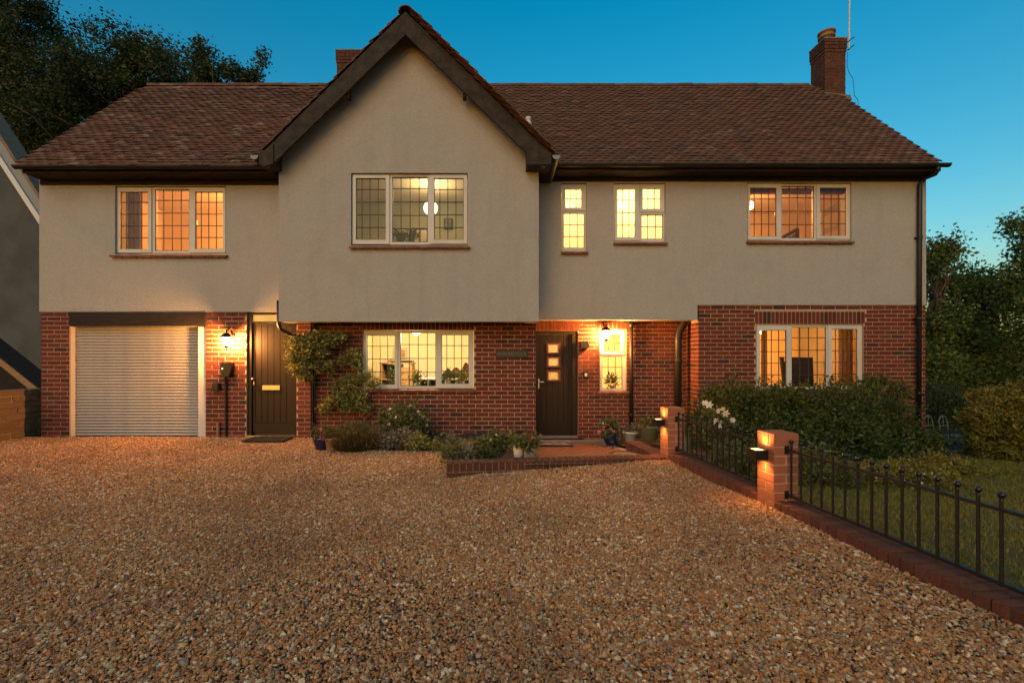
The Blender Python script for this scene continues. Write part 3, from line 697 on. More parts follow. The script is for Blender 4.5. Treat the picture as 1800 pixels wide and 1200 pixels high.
chimney(chx0, chx1, chy0, chy1, 6.7, wz(68, 10.48), True)
mb = MB(); f0 = wz(172, 10.45)
mb.prism([(chx0-.03, f0+.12), (chx1+.06, f0+.06), (chx1+.1, f0-.05), (chx0-.06, f0-.05)], chy0-.06, chy0-.005); part('lead_flashing', mb, m_stonec, roof)
mb = MB(); mb.prism([(chy0-.07, f0-.05), (chy0-.07, f0+.1), (chy1, f0+.6), (chy1, f0+.4)], chx0-.05, chx0-.004, 'x'); part('lead_flashing', mb, m_stonec, roof)
chimney(wx(592, 11.4), wx(640, 11.4), 11.4, 11.9, 6.5, wz(90, 11.4), False)
fp = P(929, 232, 8.9); mb = MB(); mb.lathe([(.05, -.4), (.05, .12), (.062, .13), (.062, .2), (.045, .215), (.045, .25), (.058, .26), (.05, .3), (.02, .31)], 14, (fp.x, 8.95, fp.z)); part('boiler_flue', mb, m_flue, roof, True)
# ------------------------------------------------------------------ lit rooms
def room(x0, x1, y0, y1, z0, z1, wall=m_wallin, ceil=m_ceil):
    mb = MB()
    mb.add([(x0,y0,z0),(x1,y0,z0),(x1,y1,z0),(x0,y1,z0),(x0,y0,z1),(x1,y0,z1),(x1,y1,z1),(x0,y1,z1)], [(2,3,7,6),(1,2,6,5),(3,0,4,7)])
    part('room_wall', mb, wall, house)
    mb = MB(); mb.add([(x0,y0,z1),(x1,y0,z1),(x1,y1,z1),(x0,y1,z1)], [(0,1,2,3)]); part('room_ceiling', mb, ceil, house)
    mb = MB(); mb.add([(x0,y0,z0),(x1,y0,z0),(x1,y1,z0),(x0,y1,z0)], [(3,2,1,0)]); part('room_floor', mb, m_wood, house)
WARM = (1.0, .40, .09); YEL = (1.0, .68, .26)
def bulb(name, label, loc, power, col, r=.07):
    t = thing(name, label, 'ceiling lamp', loc)
    mb = MB(); mb.lathe([(.02, -.11), (.07, -.08), (.085, -.03), (.07, .02), (.03, .04)], 14); part('shade', mb, m_paper, t, True)
    mb = MB(); mb.lathe([(.03, .04), (.03, .05), (.008, .055), (.008, .16), (.04, .17)], 10); part('fitting', mb, m_upvc, t, True)
    lamp('bulb', (0, 0, -.14), power, col, .1, parent=t); return t
# bedroom over the garage
r = rect(190, 420, 300, 480, YLr+.3); room(r[0]-.6, r[1]+.35, YLr+.27, 10.4, 2.3, 4.62)
bulb('ceiling_lamp', 'ceiling lamp inside the bedroom above the garage', (r[1]-.25, 9.6, 4.40), 95, WARM)
# gable bedroom
room(wx(560, 8.2), wx(900, 8.2), YG+.25, 10.3, 2.3, 4.75, M('sage_plaster', (.40, .41, .32), None, .9))
# bathrooms
room(wx(965, 8.9), wx(1050, 8.9), YR+.27, 10.2, 2.6, 4.62); room(wx(1062, 8.9), wx(1190, 8.9), YR+.27, 10.2, 2.6, 4.62)
bulb('ceiling_lamp', 'ceiling lamp behind the narrow obscured landing window', (wx(1008, 8.9), 9.3, 4.40), 42, YEL)
bulb('ceiling_lamp', 'ceiling lamp behind the obscured bathroom casement', (wx(1100, 8.9), 9.15, 4.40), 48, YEL)
# right bedroom
room(wx(1255, 8.9), wx(1560, 8.9), YR+.27, 11.0, 2.3, 4.72)
bulb('ceiling_lamp', 'ceiling lamp inside the right hand bedroom', (wx(1318, 9.3), 9.3, 4.42), 52, (1., .40, .10))
# study behind the big ground floor window
room(wx(600, 8.6), wx(865, 8.6), YGB+.26, 11.2, -.1, 2.02, M('bright_cream_plaster', (.86, .78, .58), None, .9), M('brown_ceiling', (.62, .48, .33), None, .9))
bulb('ceiling_lamp', 'ceiling lamp inside the study beside the climber', (wx(735, 9.3), 9.1, 1.9), 105, (1., .77, .40))
# hall
room(wx(925, 9.5), wx(1135, 9.5), YP+.26, 11.2, -.25, 2.02)
bulb('ceiling_lamp', 'ceiling lamp inside the entrance hall', (wx(1040, 9.8), 9.9, 1.86), 75, YEL)
room(wx(425, 8.6), wx(550, 8.6), YL+.25, 9.6, -.1, 2.2)
bulb('ceiling_lamp', 'ceiling lamp behind the side door transom', (wx(480, 8.8), 8.9, 2.05), 18, YEL)
# living room in the bay
room(wx(1270, 8.9), wx(1585, 8.9), YB+.26, 11.6, -.2, 2.25)
bulb('ceiling_lamp', 'ceiling lamp near the top left of the living room window', (wx(1340, 10.2), 10.2, 1.98), 95, WARM)

def curtain(label, x0, x1, y, z0, z1, folds, gather=.0):
    mb = MB(); n = folds*8; fr = []
    for zz, sq in ((z0, 1-gather), (z1, 1)):
        for i in range(n+1):
            u = i/n; fr.append((x0+(x1-x0)*u*sq, y+.035*math.sin(u*folds*2*math.pi), zz))
    vs = fr + [(a, b+.006, c) for a, b, c in fr]; m = n+1
    fs = [(i, i+1, m+i+1, m+i) for i in range(n)] + [(2*m+i+1, 2*m+i, 3*m+i, 3*m+i+1) for i in range(n)]
    t = thing('curtain', label, 'curtain'); part('fabric', mb.add(vs, fs), m_curt, t, True)
    mb = MB(); mb.tube([(min(x0, x1)-.05, y, z1+.02), (max(x0, x1)+.1, y, z1+.02)], .014); part('rail', mb, m_dark, t); return t
Yc = YLr+.42; curtain('beige curtain hanging in the window above the garage', wx(212, Yc), wx(250, Yc), Yc, 2.6, 4.45, 5)
Yc = YB+.5; curtain('beige curtain at the right of the living room window', wx(1512, Yc), wx(1474, Yc), Yc, .1, 1.95, 5)
Yc = YB+.5; mb = MB(); mb.bevbox(wx(1340, Yc), wx(1349, Yc), Yc, Yc+.05, .0, wz(581, Yc), .005); tag(part('wooden_post', mb, m_wood), 'brown upright wooden post in the left living room casement', 'post')
# paper globe in the gable room
t = thing('pendant_globe', 'round white paper pendant lamp in the gable window', 'pendant lamp', P(757, 366, 9.1))
mb = MB(); pr = [(max(.004, .135*math.sin(math.pi*i/14)), -.135*math.cos(math.pi*i/14)) for i in range(15)]; mb.lathe(pr, 24); part('shade', mb, m_paper, t, True)
mb = MB(); mb.tube([(0, 0, .13), (0, 0, .52)], .006); part('cord', mb, m_dark, t)
lamp('bulb', (0, 0, .2), 14, YEL, .1, parent=t)
# small furniture seen through the glass
def boxes(name, label, cat, mat, bl):
    t = thing(name, label, cat)
    for nm, b, mt in bl:
        mb = MB(); mb.bevbox(*b, .004); part(nm, mb, mt or mat, t)
    return t
Ys = 9.4; a = lambda px: wx(px, Ys); c = lambda py: wz(py, Ys)
boxes('cabinet', 'small grey cabinet low in the gable window', 'cabinet', M('grey_cabinet', (.22, .23, .19), None, .7), [('body', (a(726), a(752), Ys, Ys+.4, 2.3, c(402)), None), ('top', (a(724), a(754), Ys-.02, Ys+.42, c(402)+.001, c(400)), None), ('door', (a(728), a(738), Ys-.015, Ys-.001, 2.4, c(405)), m_wallin), ('door', (a(740), a(750), Ys-.015, Ys-.001, 2.4, c(405)), m_wallin)])
boxes('framed_picture', 'plain dark picture on the wall inside the gable window', 'picture', m_dark, [('frame', (wx(780, 10.25), wx(795, 10.25), 10.24, 10.28, wz(402, 10.25), wz(384, 10.25)), None), ('print', (wx(782, 10.25), wx(793, 10.25), 10.235, 10.239, wz(400, 10.25), wz(386, 10.25)), M('grey_print', (.2, .22, .17), (.1, .11, .08), .7, 12))])
Ys = 9.9; a = lambda px: wx(px, Ys); c = lambda py: wz(py, Ys)
boxes('bookcase', 'low wooden dresser with shelves in the study window', 'dresser', m_wood, [('side_panel', (a(668), a(671), Ys, Ys+.4, -.1, c(639)), None), ('side_panel', (a(720), a(724), Ys, Ys+.4, -.1, c(639)), None), ('top', (a(666), a(726), Ys-.02, Ys+.42, c(639), c(637)), None),
      ('back_panel', (a(671), a(694), Ys+.35, Ys+.39, -.1, c(640)), m_dark), ('shelf', (a(671), a(694), Ys, Ys+.34, c(668), c(666)), None), ('drawer', (a(704), a(719), Ys-.01, Ys+.2, c(656), c(646)), None), ('drawer', (a(704), a(719), Ys-.01, Ys+.2, c(667), c(657.5)), None), ('drawer', (a(704), a(719), Ys-.01, Ys+.2, c(678), c(668.5)), None), ('divider', (a(694), a(703), Ys, Ys+.4, -.1, c(640)), None)])
boxes('storage_box', 'small pink patterned box on the study dresser', 'box', M('pink_card', (.6, .12, .1), (.8, .5, .4), .8, 30), [('body', (a(669), a(684), Ys+.05, Ys+.3, c(637)+.002, c(632)), None)])
boxes('printer', 'flat dark machine on the study dresser', 'printer', m_black, [('body', (a(685), a(723), Ys+.05, Ys+.35, c(637)+.002, c(633.5)), None)])
Yp = 11.15; t = boxes('framed_picture', 'white framed portrait on the study wall', 'picture', m_upvc, [('frame', (wx(690, Yp), wx(716, Yp), Yp, Yp+.03, wz(631, Yp), wz(611, Yp)), None), ('print', (wx(703, Yp), wx(712, Yp), Yp-.004, Yp-.001, wz(628, Yp), wz(615, Yp)), M('print', (.12, .06, .04), (.5, .3, .2), .6, 9))])
Ys = 8.95; a = lambda px: wx(px, Ys); c = lambda py: wz(py, Ys)
boxes('desk', 'white desk with open compartments in the study window', 'desk', m_upvc, [('top', (a(722), a(830), Ys, Ys+.4, c(668), c(665)), None), ('side_panel', (a(724), a(726), Ys+.01, Ys+.38, -.1, c(668)), None), ('side_panel', (a(751), a(753), Ys+.01, Ys+.38, -.1, c(668)), None), ('side_panel', (a(800), a(803), Ys+.01, Ys+.38, -.1, c(668)), None), ('back_panel', (a(724), a(830), Ys+.36, Ys+.385, -.1, c(669)), m_dark)])
mb = MB(); nn = 26; top = [(a(777+51*i/nn), c(660 - 9*abs(math.sin(i*.35+.6)) - (9 if i > 17 and i < 25 else 0)*math.sin((i-17)/8*math.pi) - 5*(i > 3))) for i in range(nn+1)]
mb.prism([(a(777), c(664.5)), (a(828), c(664.5))] + top[::-1], Ys+.12, Ys+.3); tag(part('piled_bags', mb, M('dark_cloth', (.06, .02, .012), (.22, .09, .05), .9, 14)), 'dark heap of bags piled on the study desk', 'bags')
Ys = 9.2; a = lambda px: wx(px, Ys); c = lambda py: wz(py, Ys)
t = thing('television', 'large dark television leaning in the living room window', 'television')
mb = MB(); mb.prism([(a(1391), c(690)), (a(1431), c(690)), (a(1429), c(628)), (a(1373), c(627)), (a(1380), c(690))], Ys, Ys+.06); part('screen', mb, m_black, t)
mb = MB(); mb.box(a(1388), a(1425), Ys-.05, Ys+.2, c(700), c(690)); part('stand', mb, m_dark, t)
Yd = 9.9; t = thing('inner_door', 'white panelled inner door ajar in the right bedroom', 'door')
dx0, dx1 = wx(1444, Yd), wx(1478, Yd+.0)
mb = MB(); mb.prism([(dx0, 2.35), (dx1, 2.35), (dx1, wz(353, Yd)), (dx0, wz(372, Yd))], Yd, Yd+.05); part('leaf', mb, m_upvc, t)
for z0, z1 in ((402, 380), (440, 412)):
    mb = MB(); mb.prism([(dx0+.06, wz(z0, Yd)), (dx1-.06, wz(z0-8, Yd)), (dx1-.06, wz(z1-9, Yd)), (dx0+.06, wz(z1, Yd))], Yd-.012, Yd-.001); part('panel', mb, m_ceil, t)
t = thing('stair_rail', 'dark slanting stair rail low in the right bedroom window', 'stair rail')
mb = MB(); mb.tube([P(1368, 421, 9.2), P(1402, 403, 9.2)], .035); mb.tube([P(1402, 403, 9.2), P(1402, 430, 9.2)], .03); part('handrail', mb, m_dark, t)
mb = MB(); mb.prism([tuple(P(1372, 424, 9.25))[::2], tuple(P(1402, 424, 9.25))[::2], tuple(P(1402, 408, 9.25))[::2]], 9.25, 9.28); part('panel', mb, m_wood, t)
mb = MB(); mb.bevbox(wx(1316, YR+.2), wx(1490, YR+.2), YR+.18, YR+.25, wz(341, YR+.2), wz(331, YR+.2), .01); tag(part('roller_blind', mb, M('brown_blind', (.16, .09, .05), None, .9)), 'rolled brown blind across the right bedroom window', 'blind')
# cut the house sealed behind the panes: dark inner lining
# ------------------------------------------------------------------ wall fittings
def lantern(label, p, yw, power):
    t = thing('wall_lantern', label, 'wall lantern', (p.x, p.y, p.z), 0, 'lit wall lanterns')
    n = 6; g = MB(); fr = MB()
    pr = [(.052, -.075), (.078, .065)]
    g.lathe([(.046, -.07), (.07, .06)], n); part('glass', g, m_bulb, t)
    for k in range(n):
        w = 2*math.pi*k/n
        b = MB(); b.tube([(pr[0][0]*math.cos(w), pr[0][0]*math.sin(w), pr[0][1]), (pr[1][0]*math.cos(w), pr[1][0]*math.sin(w), pr[1][1])], .0045, 5); part('frame_bar', b, m_iron, t)
    c = MB(); c.lathe([(.098, .066), (.10, .072), (.075, .092), (.045, .125), (.018, .14), (.012, .165), (.018, .172), (.003, .185)], 12); part('cap', c, m_iron, t)
    c = MB(); c.lathe([(.003, -.135), (.013, -.125), (.006, -.112), (.02, -.10), (.05, -.088), (.054, -.076)], 12); part('base_finial', c, m_iron, t)
    dy = (yw - p.y)/1.05
    c = MB(); c.tube([(0, 0, .15), (0, dy*.3, .20), (0, dy*.75, .17), (0, dy-.01, .07)], .009, 6); c.lathe([(.002, -.001), (.045, 0), (.045, .015), (.002, .016)], 12, (0, 0, 0)); 
    c = MB(); c.tube([(0, 0, .15), (0, dy*.3, .20), (0, dy*.75, .17), (0, dy-.01, .07)], .009, 6); c.box(-.035, .035, dy-.02, dy-.002, -.02, .12); part('bracket', c, m_iron, t)
    lamp('lantern_light', (0, -.0, -.0), power*.85, (1., .43, .12), .06, parent=t)
    t.scale = (1.05, 1.05, 1.05)
    return t
m_bulb = glass('lantern_glass', (1., .93, .8), 1.3)
N_ = m_bulb.node_tree.nodes; em = N_.new('ShaderNodeEmission'); em.inputs[0].default_value = (1., .66, .28, 1); em.inputs[1].default_value = 26.
ad = N_.new('ShaderNodeAddShader'); oo = N_['Material Output']; src = oo.inputs['Surface'].links[0].from_socket
m_bulb.node_tree.links.new(src, ad.inputs[0]); m_bulb.node_tree.links.new(em.outputs[0], ad.inputs[1]); m_bulb.node_tree.links.new(ad.outputs[0], oo.inputs['Surface'])
lantern('lit black wall lantern between garage and side door', P(398, 600, YL-.19), YL, 320)
lantern('lit black wall lantern in front of the narrow porch window', P(1065.5, 588, YP-.2), YP, 230)

t = thing('charging_unit', 'black electric car charger on the wall below the garage lantern', 'car charger')
y = YL-.11; q = rect(387, 406, 637, 662, y)
mb = MB(); mb.prism([(q[0]-.005, q[3]-.12), (q[0]+.03, q[2]), (q[1]-.04, q[2]), (q[1], q[3]-.1), (q[1], q[3]), (q[0]+.005, q[3])], y, YL-.01); part('body', mb, m_black, t)
mb = MB(); mb.box(q[0]+.03, q[0]+.045, y-.004, y-.001, q[3]-.11, q[3]-.095); part('status_light', mb, m_tiny, t)
mb = MB(); xc = wx(397, YL-.03); mb.tube([(xc, YL-.05, q[2]+.01), (xc, YL-.03, q[2]-.12), (xc, YL-.025, -.05)], .017); part('cable', mb, m_black, t)
t = thing('outdoor_socket', 'small black weatherproof socket left of the charger cable', 'socket')
y = YL-.07; q = rect(371.5, 384.5, 673, 687, y); mb = MB(); mb.bevbox(q[0], q[1], y, YL-.003, q[2], q[3], .012); part('box', mb, m_black, t)
mb = MB(); mb.bevbox(q[0]+.015, q[1]-.015, y-.012, y-.001, q[2]+.02, q[3]-.01, .004); part('lid', mb, m_black, t)
mb = MB(); xc = wx(383, YL-.05); mb.tube([(xc, YL-.05, -.05), (xc, YL-.05, wz(741, YL))], .022); tag(part('standpipe', mb, m_terra), 'short pale pipe stub rising by the garage wall', 'pipe')
t = thing('alarm_box', 'small dark intruder alarm box right of the front door', 'alarm box'); y = YP-.1
q = rect(1021, 1036, 599, 614, y); mb = MB(); mb.prism([(q[0], q[2]+.02), (q[1], q[2]+.03), (q[1], q[3]), (q[0]+.03, q[3]), (q[0], q[3]-.03)], y, YP-.012); part('cover', mb, m_black, t)
mb = MB(); mb.box(q[1]-.03, q[1]-.012, y-.006, y-.001, q[3]-.05, q[3]-.02); part('badge', mb, m_steel, t)
t = thing('doorbell', 'small doorbell with pale button beside the front door', 'doorbell'); y = YP-.035
q = rect(1026, 1034, 651, 664, y); mb = MB(); mb.bevbox(q[0], q[1], y, YP-.003, q[2], q[3], .006); part('case', mb, m_black, t)
mb = MB(); mb.box(q[0]+.02, q[1]-.02, y-.006, y-.001, q[2]+.03, q[3]-.05); part('button', mb, m_flue, t)
t = thing('house_sign', 'dark wall plaque lettered with the house name', 'house sign'); y = YGB-.03
q = rect(872, 928, 615, 629, y); mb = MB(); mb.bevbox(q[0], q[1], y, YGB-.003, q[2], q[3], .005); part('plaque', mb, M('dark_slate', (.03, .028, .02), (.045, .04, .03), .6, 20), t)
cu = bpy.data.curves.new('lettering', 'FONT'); cu.body = 'WOODSTOCK'; cu.align_x = 'CENTER'; cu.align_y = 'CENTER'; cu.size = .076; cu.extrude = .002; cu.space_character = 1.02
tmp = bpy.data.objects.new('lettering_curve', cu); COL.objects.link(tmp); bpy.context.view_layer.update()
lm = bpy.data.meshes.new_from_object(tmp.evaluated_get(bpy.context.evaluated_depsgraph_get())); bpy.data.objects.remove(tmp); lm.materials.clear()
o = link('lettering', lm, M('letter_paint', (.16, .145, .095), None, .6), t); o.location = ((q[0]+q[1])/2, y-.003, (q[2]+q[3])/2-.002); o.rotation_euler = (math.radians(90), 0, 0)
t = thing('security_light', 'small pale security light under the right eaves', 'security light'); p = P(974, 304, YR-.12)
mb = MB(); mb.prism([(p.x-.07, p.z-.03), (p.x+.06, p.z-.03), (p.x+.075, p.z+.02), (p.x-.06, p.z+.02)], p.y-.05, p.y+.03); part('head', mb, m_creamp, t)
mb = MB(); mb.box(p.x-.01, p.x+.01, p.y-.01, p.y+.01, p.z+.02, p.z+.09); part('bracket', mb, m_iron, t)
t = thing('television_aerial', 'tall thin aerial mast strapped to the right chimney', 'aerial'); ya = chy0-.02; xa = wx(1493, ya)
mb = MB(); mb.tube([(xa-.01, ya, wz(88, ya)), (xa+.012, ya, wz(-60, ya))], .016); part('mast', mb, m_flue, t)
for py in (72, 86):
    mb = MB(); mb.tube([(chx1+.02, ya, wz(py+3, ya)), (xa+.07, ya-.05, wz(py-4, ya))], .011, 6); part('bracket', mb, m_iron, t)
mb = MB(); pts = [P(1490, 92, ya), P(1489, 115, ya), P(1492, 127, ya), P(1499, 138, ya), P(1501, 155, ya), P(1502, 168, ya), P(1508, 176, ya), P(1509, 190, ya)]; mb.tube(pts, .006, 5); part('cable', mb, m_black, t)
for k in range(6):
    mb = MB(); zz = wz(-30, ya)+.05*k; mb.tube([(xa-.2, ya, zz), (xa+.2, ya, zz)], .004, 4)
    part('element', mb, m_flue, t)

# ------------------------------------------------------------------ garden wall, pillars and railings (local frame along the fence)
def local(name, label, cat, yl, z=0, group=None): return thing(name, label, cat, tuple(FO + EY*yl + Vector((0, 0, z))), TH, group)
ZP = .747
def pillar(label, yl, zb=-.05):
    t = local('brick_pillar', label, 'pillar', yl, 0, 'square brick gate pillars')
    W_ = .215
    mb = MB(); mb.box(.005, W_-.005, .005, W_-.005, zb, ZP-.004); part('mortar_core', mb, m_mortar, t)
    hb = MB().bevbox(-.5, .5, -.5, .5, -.5, .5, .03).mesh('brick'); hb.materials.append(m_pill)
    def bk(x0, x1, y0, y1, z0, z1):
        o = bpy.data.objects.new('brick', hb); COL.objects.link(o); o.parent = t
        o.location = ((x0+x1)/2, (y0+y1)/2, (z0+z1)/2); o.scale = (x1-x0, y1-y0, z1-z0); o.rotation_euler = (0, 0, rnd.uniform(-.006, .006))
    for k in range(3): y0 = k*.0725+.0; bk(0, W_, y0, y0+.066, ZP-.103, ZP)
    z = ZP-.103-JT; k = 0
    while z > zb:
        if k % 2 == 0: bk(0, W_, 0, .1025, z-HB, z); bk(0, W_, .1125, W_, z-HB, z)
        else: bk(0, .1025, 0, W_, z-HB, z); bk(.1125, W_, 0, W_, z-HB, z)
        z -= HB+JT; k += 1
    return t
pillar('nearer brick pillar with a lamp on its left face', 0); pillar('farther brick pillar with a lamp, beside the porch', 1.888)
def pillar_light(label, yl):
    t = local('pillar_light', label, 'outdoor lamp', yl, 0, 'up and down lamps on the gate pillars')
    z0, z1 = .522, .605; x0, x1 = -.125, -.02; y0, y1 = .045, .17
    mb = MB(); tt = .006
    mb.box(x0, x1, y0, y0+tt, z0, z1); mb.box(x0, x1, y1-tt, y1, z0, z1); mb.box(x0, x0+tt, y0+tt, y1-tt, z0, z1); mb.box(x1-tt, x1, y0+tt, y1-tt, z0, z1); part('casing', mb, m_iron, t)
    mb = MB(); mb.box(x1, -.001, .08, .135, z0+.02, z1-.02); part('bracket', mb, m_iron, t)
    mb = MB(); mb.box(x0+tt, x1-tt, y0+tt, y1-tt, z1-.012, z1-.008); mb.box(x0+tt, x1-tt, y0+tt, y1-tt, z0+.008, z0+.012); part('diffuser', mb, m_led, t)
    for zz, rx in ((z1+.002, math.pi), (z0-.002, 0)):
        l = lamp('led_light', ((x0+x1)/2+.02, .107, zz), 11. if rx else 6.5, (1., .40, .10), .03, 'SPOT', t); l.data.spot_size = math.radians(140); l.data.spot_blend = .8; l.rotation_euler = (rx, 0, 0)
pillar_light('lit box lamp on the nearer brick pillar', 0); pillar_light('lit box lamp on the farther brick pillar', 1.888)
hb = MB().bevbox(-.5, .5, -.5, .5, -.5, .5, .045).mesh('brick'); hb.materials.append(m_edge)
def coping(name, label, y0, y1, ztop, zb, group=None, x0=0., w=.215, two=False):
    t = local(name, label, 'low wall', 0, 0, group)
    mb = MB(); mb.box(x0+.01, x0+w-.01, y0, y1, zb, ztop-.014); part('mortar_core', mb, m_mortar2, t)
    n = int((y1-y0)/.0752)
    for i in range(n):
        yc = y0 + .0376 + i*(y1-y0)/n
        o = bpy.data.objects.new('brick', hb); COL.objects.link(o); o.parent = t
        o.location = (x0+w/2+rnd.uniform(-.004, .004), yc, ztop-.051+rnd.uniform(-.004, .004)); o.scale = (w, .066, .1025); o.rotation_euler = (rnd.uniform(-.02, .02), rnd.uniform(-.02, .02), rnd.uniform(-.03, .03))
    if two:
        for i in range(int((y1-y0)/.225)):
            o = bpy.data.objects.new('brick', hb); COL.objects.link(o); o.parent = t
            o.location = (x0+.05, y0+.1125+i*.225, ztop-.103-.043); o.scale = (.1, .215, .065)
    return t
ZW = .20
coping('low_garden_wall', 'low brick on edge wall under the railings between the two pillars', .216, 1.886, ZW, -.05)
coping('low_garden_wall', 'low brick on edge wall under the nearest railings', -3.0, -.002, ZW, -.05)
coping('low_garden_wall', 'short brick kerb running from the farther pillar to the porch', 2.11, 3.3, .10, -.5, two=True)
def railing(label, ys, y0, y1):
    t = local('iron_railing', label, 'railing', 0, 0, 'black iron railings')
    for nm, z, r in (('top_rail', .617, .009), ('bottom_rail', .25, .009)):
        mb = MB(); mb.box(.1075-r*1.3, .1075+r*1.3, y0, y1, z-r, z+r); part(nm, mb, m_iron, t)
    bar = MB(); bar.tube([(0, 0, .235), (0, 0, .66)], .0085, 7); bm_ = bar.mesh('bar'); bm_.materials.append(m_iron)
    fin = MB(); fin.lathe([(.007, 0), (.011, .006), (.0085, .013), (.0085, .02), (.016, .03), (.0185, .037), (.015, .045), (.006, .05)], 10); fm = fin.mesh('finial'); fm.materials.append(m_iron)
    for y in ys:
        o = bpy.data.objects.new('bar', bm_); COL.objects.link(o); o.parent = t; o.location = (.1075, y, 0); o.rotation_euler = (rnd.uniform(-.004, .004), rnd.uniform(-.004, .004), 0)
        f = bpy.data.objects.new('finial', fm); COL.objects.link(f); f.parent = o; f.location = (0, 0, .655)
    for y, s in ((y0, 1), (y1, -1)):
        for z in (.617, .25):
            mb = MB(); mb.box(.09, .125, y-.006 if s > 0 else y, y if s > 0 else y+.006, z-.035, z+.03)
            if abs(y) < 2: part('bracket', mb, m_iron, t)
    return t
railing('black iron railing between the two brick pillars', [.275 + i*.1035 for i in range(16)], .222, 1.882)
railing('black iron railing running from the nearer pillar towards the viewer', [-.055 - i*.1035 for i in range(27)], -2.9, -.007)

# ------------------------------------------------------------------ porch paving, edging, bed
def pave_z(y): return .143 - .123*(y-5.5)
pv = MB(); pv.add([(.35, 5.45, pave_z(5.45)-.03), (2.2, 5.7, pave_z(5.7)-.03), (2.2, 8.9, pave_z(8.9)-.03), (.35, 8.9, pave_z(8.9)-.03)], [(0, 1, 2, 3)])
pav = tag(part('porch_paving', pv, m_mortar), kind='structure')
hb2 = MB().bevbox(-.5, .5, -.5, .5, -.5, .5, .04).mesh('paving_brick'); hb2.materials.append(m_pave)
sl = math.atan(-.121); nb = 0
for j in range(16):
    for i in range(9):
        x = .42 + i*.213 + (.1 if j % 2 else 0); y = 5.76 + j*.213
        if x > fence_x(y)-.06 or (x > 1.6 and 6.0 < y < 6.9): continue
        o = bpy.data.objects.new('paving_brick', hb2); COL.objects.link(o); o.parent = pav
        for_pair = 0
        o.location = (x, y-.053, pave_z(y-.053)-.02+rnd.uniform(-.003, .002)); o.scale = (.205, .1, .05); o.rotation_euler = (sl, rnd.uniform(-.01, .01), rnd.uniform(-.01, .01)); nb += 1
        o = bpy.data.objects.new('paving_brick', hb2); COL.objects.link(o); o.parent = pav
        o.location = (x+.06, y+.053, pave_z(y+.053)-.02+rnd.uniform(-.003, .002)); o.scale = (.205, .1, .05); o.rotation_euler = (sl, rnd.uniform(-.01, .01), rnd.uniform(-.01, .01))
mb = MB(); mb.add([(1.55, 6.0, pave_z(6.0)-.006), (2.0, 5.95, pave_z(5.95)-.006), (2.1, 6.9, pave_z(6.9)-.006), (1.75, 6.95, pave_z(6.95)-.006)], [(0, 1, 2, 3)]); part('concrete_patch', mb, m_stonec, pav)
A = Vector((-.56, 5.39, .143)); B = Vector((2.09, 5.70, .155)); dr = (B-A).normalized(); ang = math.atan2(dr.y, dr.x); nrm = Vector((-dr.y, dr.x, 0))
t = thing('brick_edging', 'brick on edge kerb along the front of the porch paving', 'kerb', tuple(A), ang)
Ln = (B-A).length; n = int(Ln/.0752)
mb = MB(); mb.box(.004, Ln, .006, .2, -.35, -.012); part('mortar_core', mb, m_mortar2, t)
hb3 = MB().bevbox(-.5, .5, -.5, .5, -.5, .5, .045).mesh('brick'); hb3.materials.append(m_kerb)
for i in range(n):
    o = bpy.data.objects.new('brick', hb3); COL.objects.link(o); o.parent = t
    o.location = (.0376+i*Ln/n, .1075+rnd.uniform(-.004, .004), -.051+rnd.uniform(-.003, .003)); o.scale = (.066, .215, .1025); o.rotation_euler = (rnd.uniform(-.02, .02), rnd.uniform(-.02, .02), rnd.uniform(-.02, .02))
for i in range(int(Ln/.225)):
    o = bpy.data.objects.new('brick', hb3); COL.objects.link(o); o.parent = t; o.location = (.1125+i*.225, .05, -.103-.043); o.scale = (.215, .1, .065)
bed = sheet('planting_bed', np.linspace(-2.6, .6, 36), np.linspace(5.5, 8.2, 28), lambda x, y: ground_z(x, y) + .035 + .02*np.sin(x*7)*np.cos(y*5), m_soil, 0, lambda x, y: y > 6.95 + .12*math.sin(x*2) if x < -.55 else (y > 5.6+.12*x and x < .38))
bed2 = sheet('shrub_bed', np.linspace(2.25, 8.5, 30), np.linspace(4.3, 8.5, 24), lawn_z, m_soil, .02, lambda x, y: y > 6.2 + .1*(x-3) and x > fence_x(y)+.2)

def mat_thing(label, px0, px1, y0, y1, zf, m, grid=0):
    t = thing('door_mat', label, 'door mat', ((wx(px0, y0)+wx(px1, y0))/2, (y0+y1)/2, 0))
    w = (wx(px1, y0)-wx(px0, y0))/2; h = (y1-y0)/2
    mb = MB(); z0, z1 = zf(t.location.y-h)+.008, zf(t.location.y+h)+.008
    mb.add([(-w,-h,z0),(w,-h,z0),(w,h,z1),(-w,h,z1),(-w,-h,z0+.02),(w,-h,z0+.02),(w,h,z1+.02),(-w,h,z1+.02)], [(0,3,2,1),(4,5,6,7),(0,1,5,4),(1,2,6,5),(2,3,7,6),(3,0,4,7)]); part('base', mb, m, t)
    if grid:
        for i in range(grid):
            g0 = -w+.02+i*(2*w-.04)/grid; g1 = g0+(2*w-.04)/grid-.02
            mb = MB(); mb.add([(g0,-h+.02,z0+.021),(g1,-h+.02,z0+.021),(g1,h-.02,z1+.021),(g0,h-.02,z1+.021),(g0,-h+.02,z0+.027),(g1,-h+.02,z0+.027),(g1,h-.02,z1+.027),(g0,h-.02,z1+.027)], [(4,5,6,7),(0,1,5,4),(1,2,6,5),(2,3,7,6),(3,0,4,7)]); part('tile', mb, m_stonep, t)
    else:
        for i in range(7):
            g0 = -w+.03+i*(2*w-.06)/7; mb = MB(); mb.box(g0, g0+.03, -h+.02, h-.02, min(z0, z1)+.021, max(z0, z1)+.025); part('rib', mb, m, t)
    return t
mat_thing('flat black mat on the gravel before the side door', 424, 497, 7.45, 7.85, lambda y: .005, m_mat)
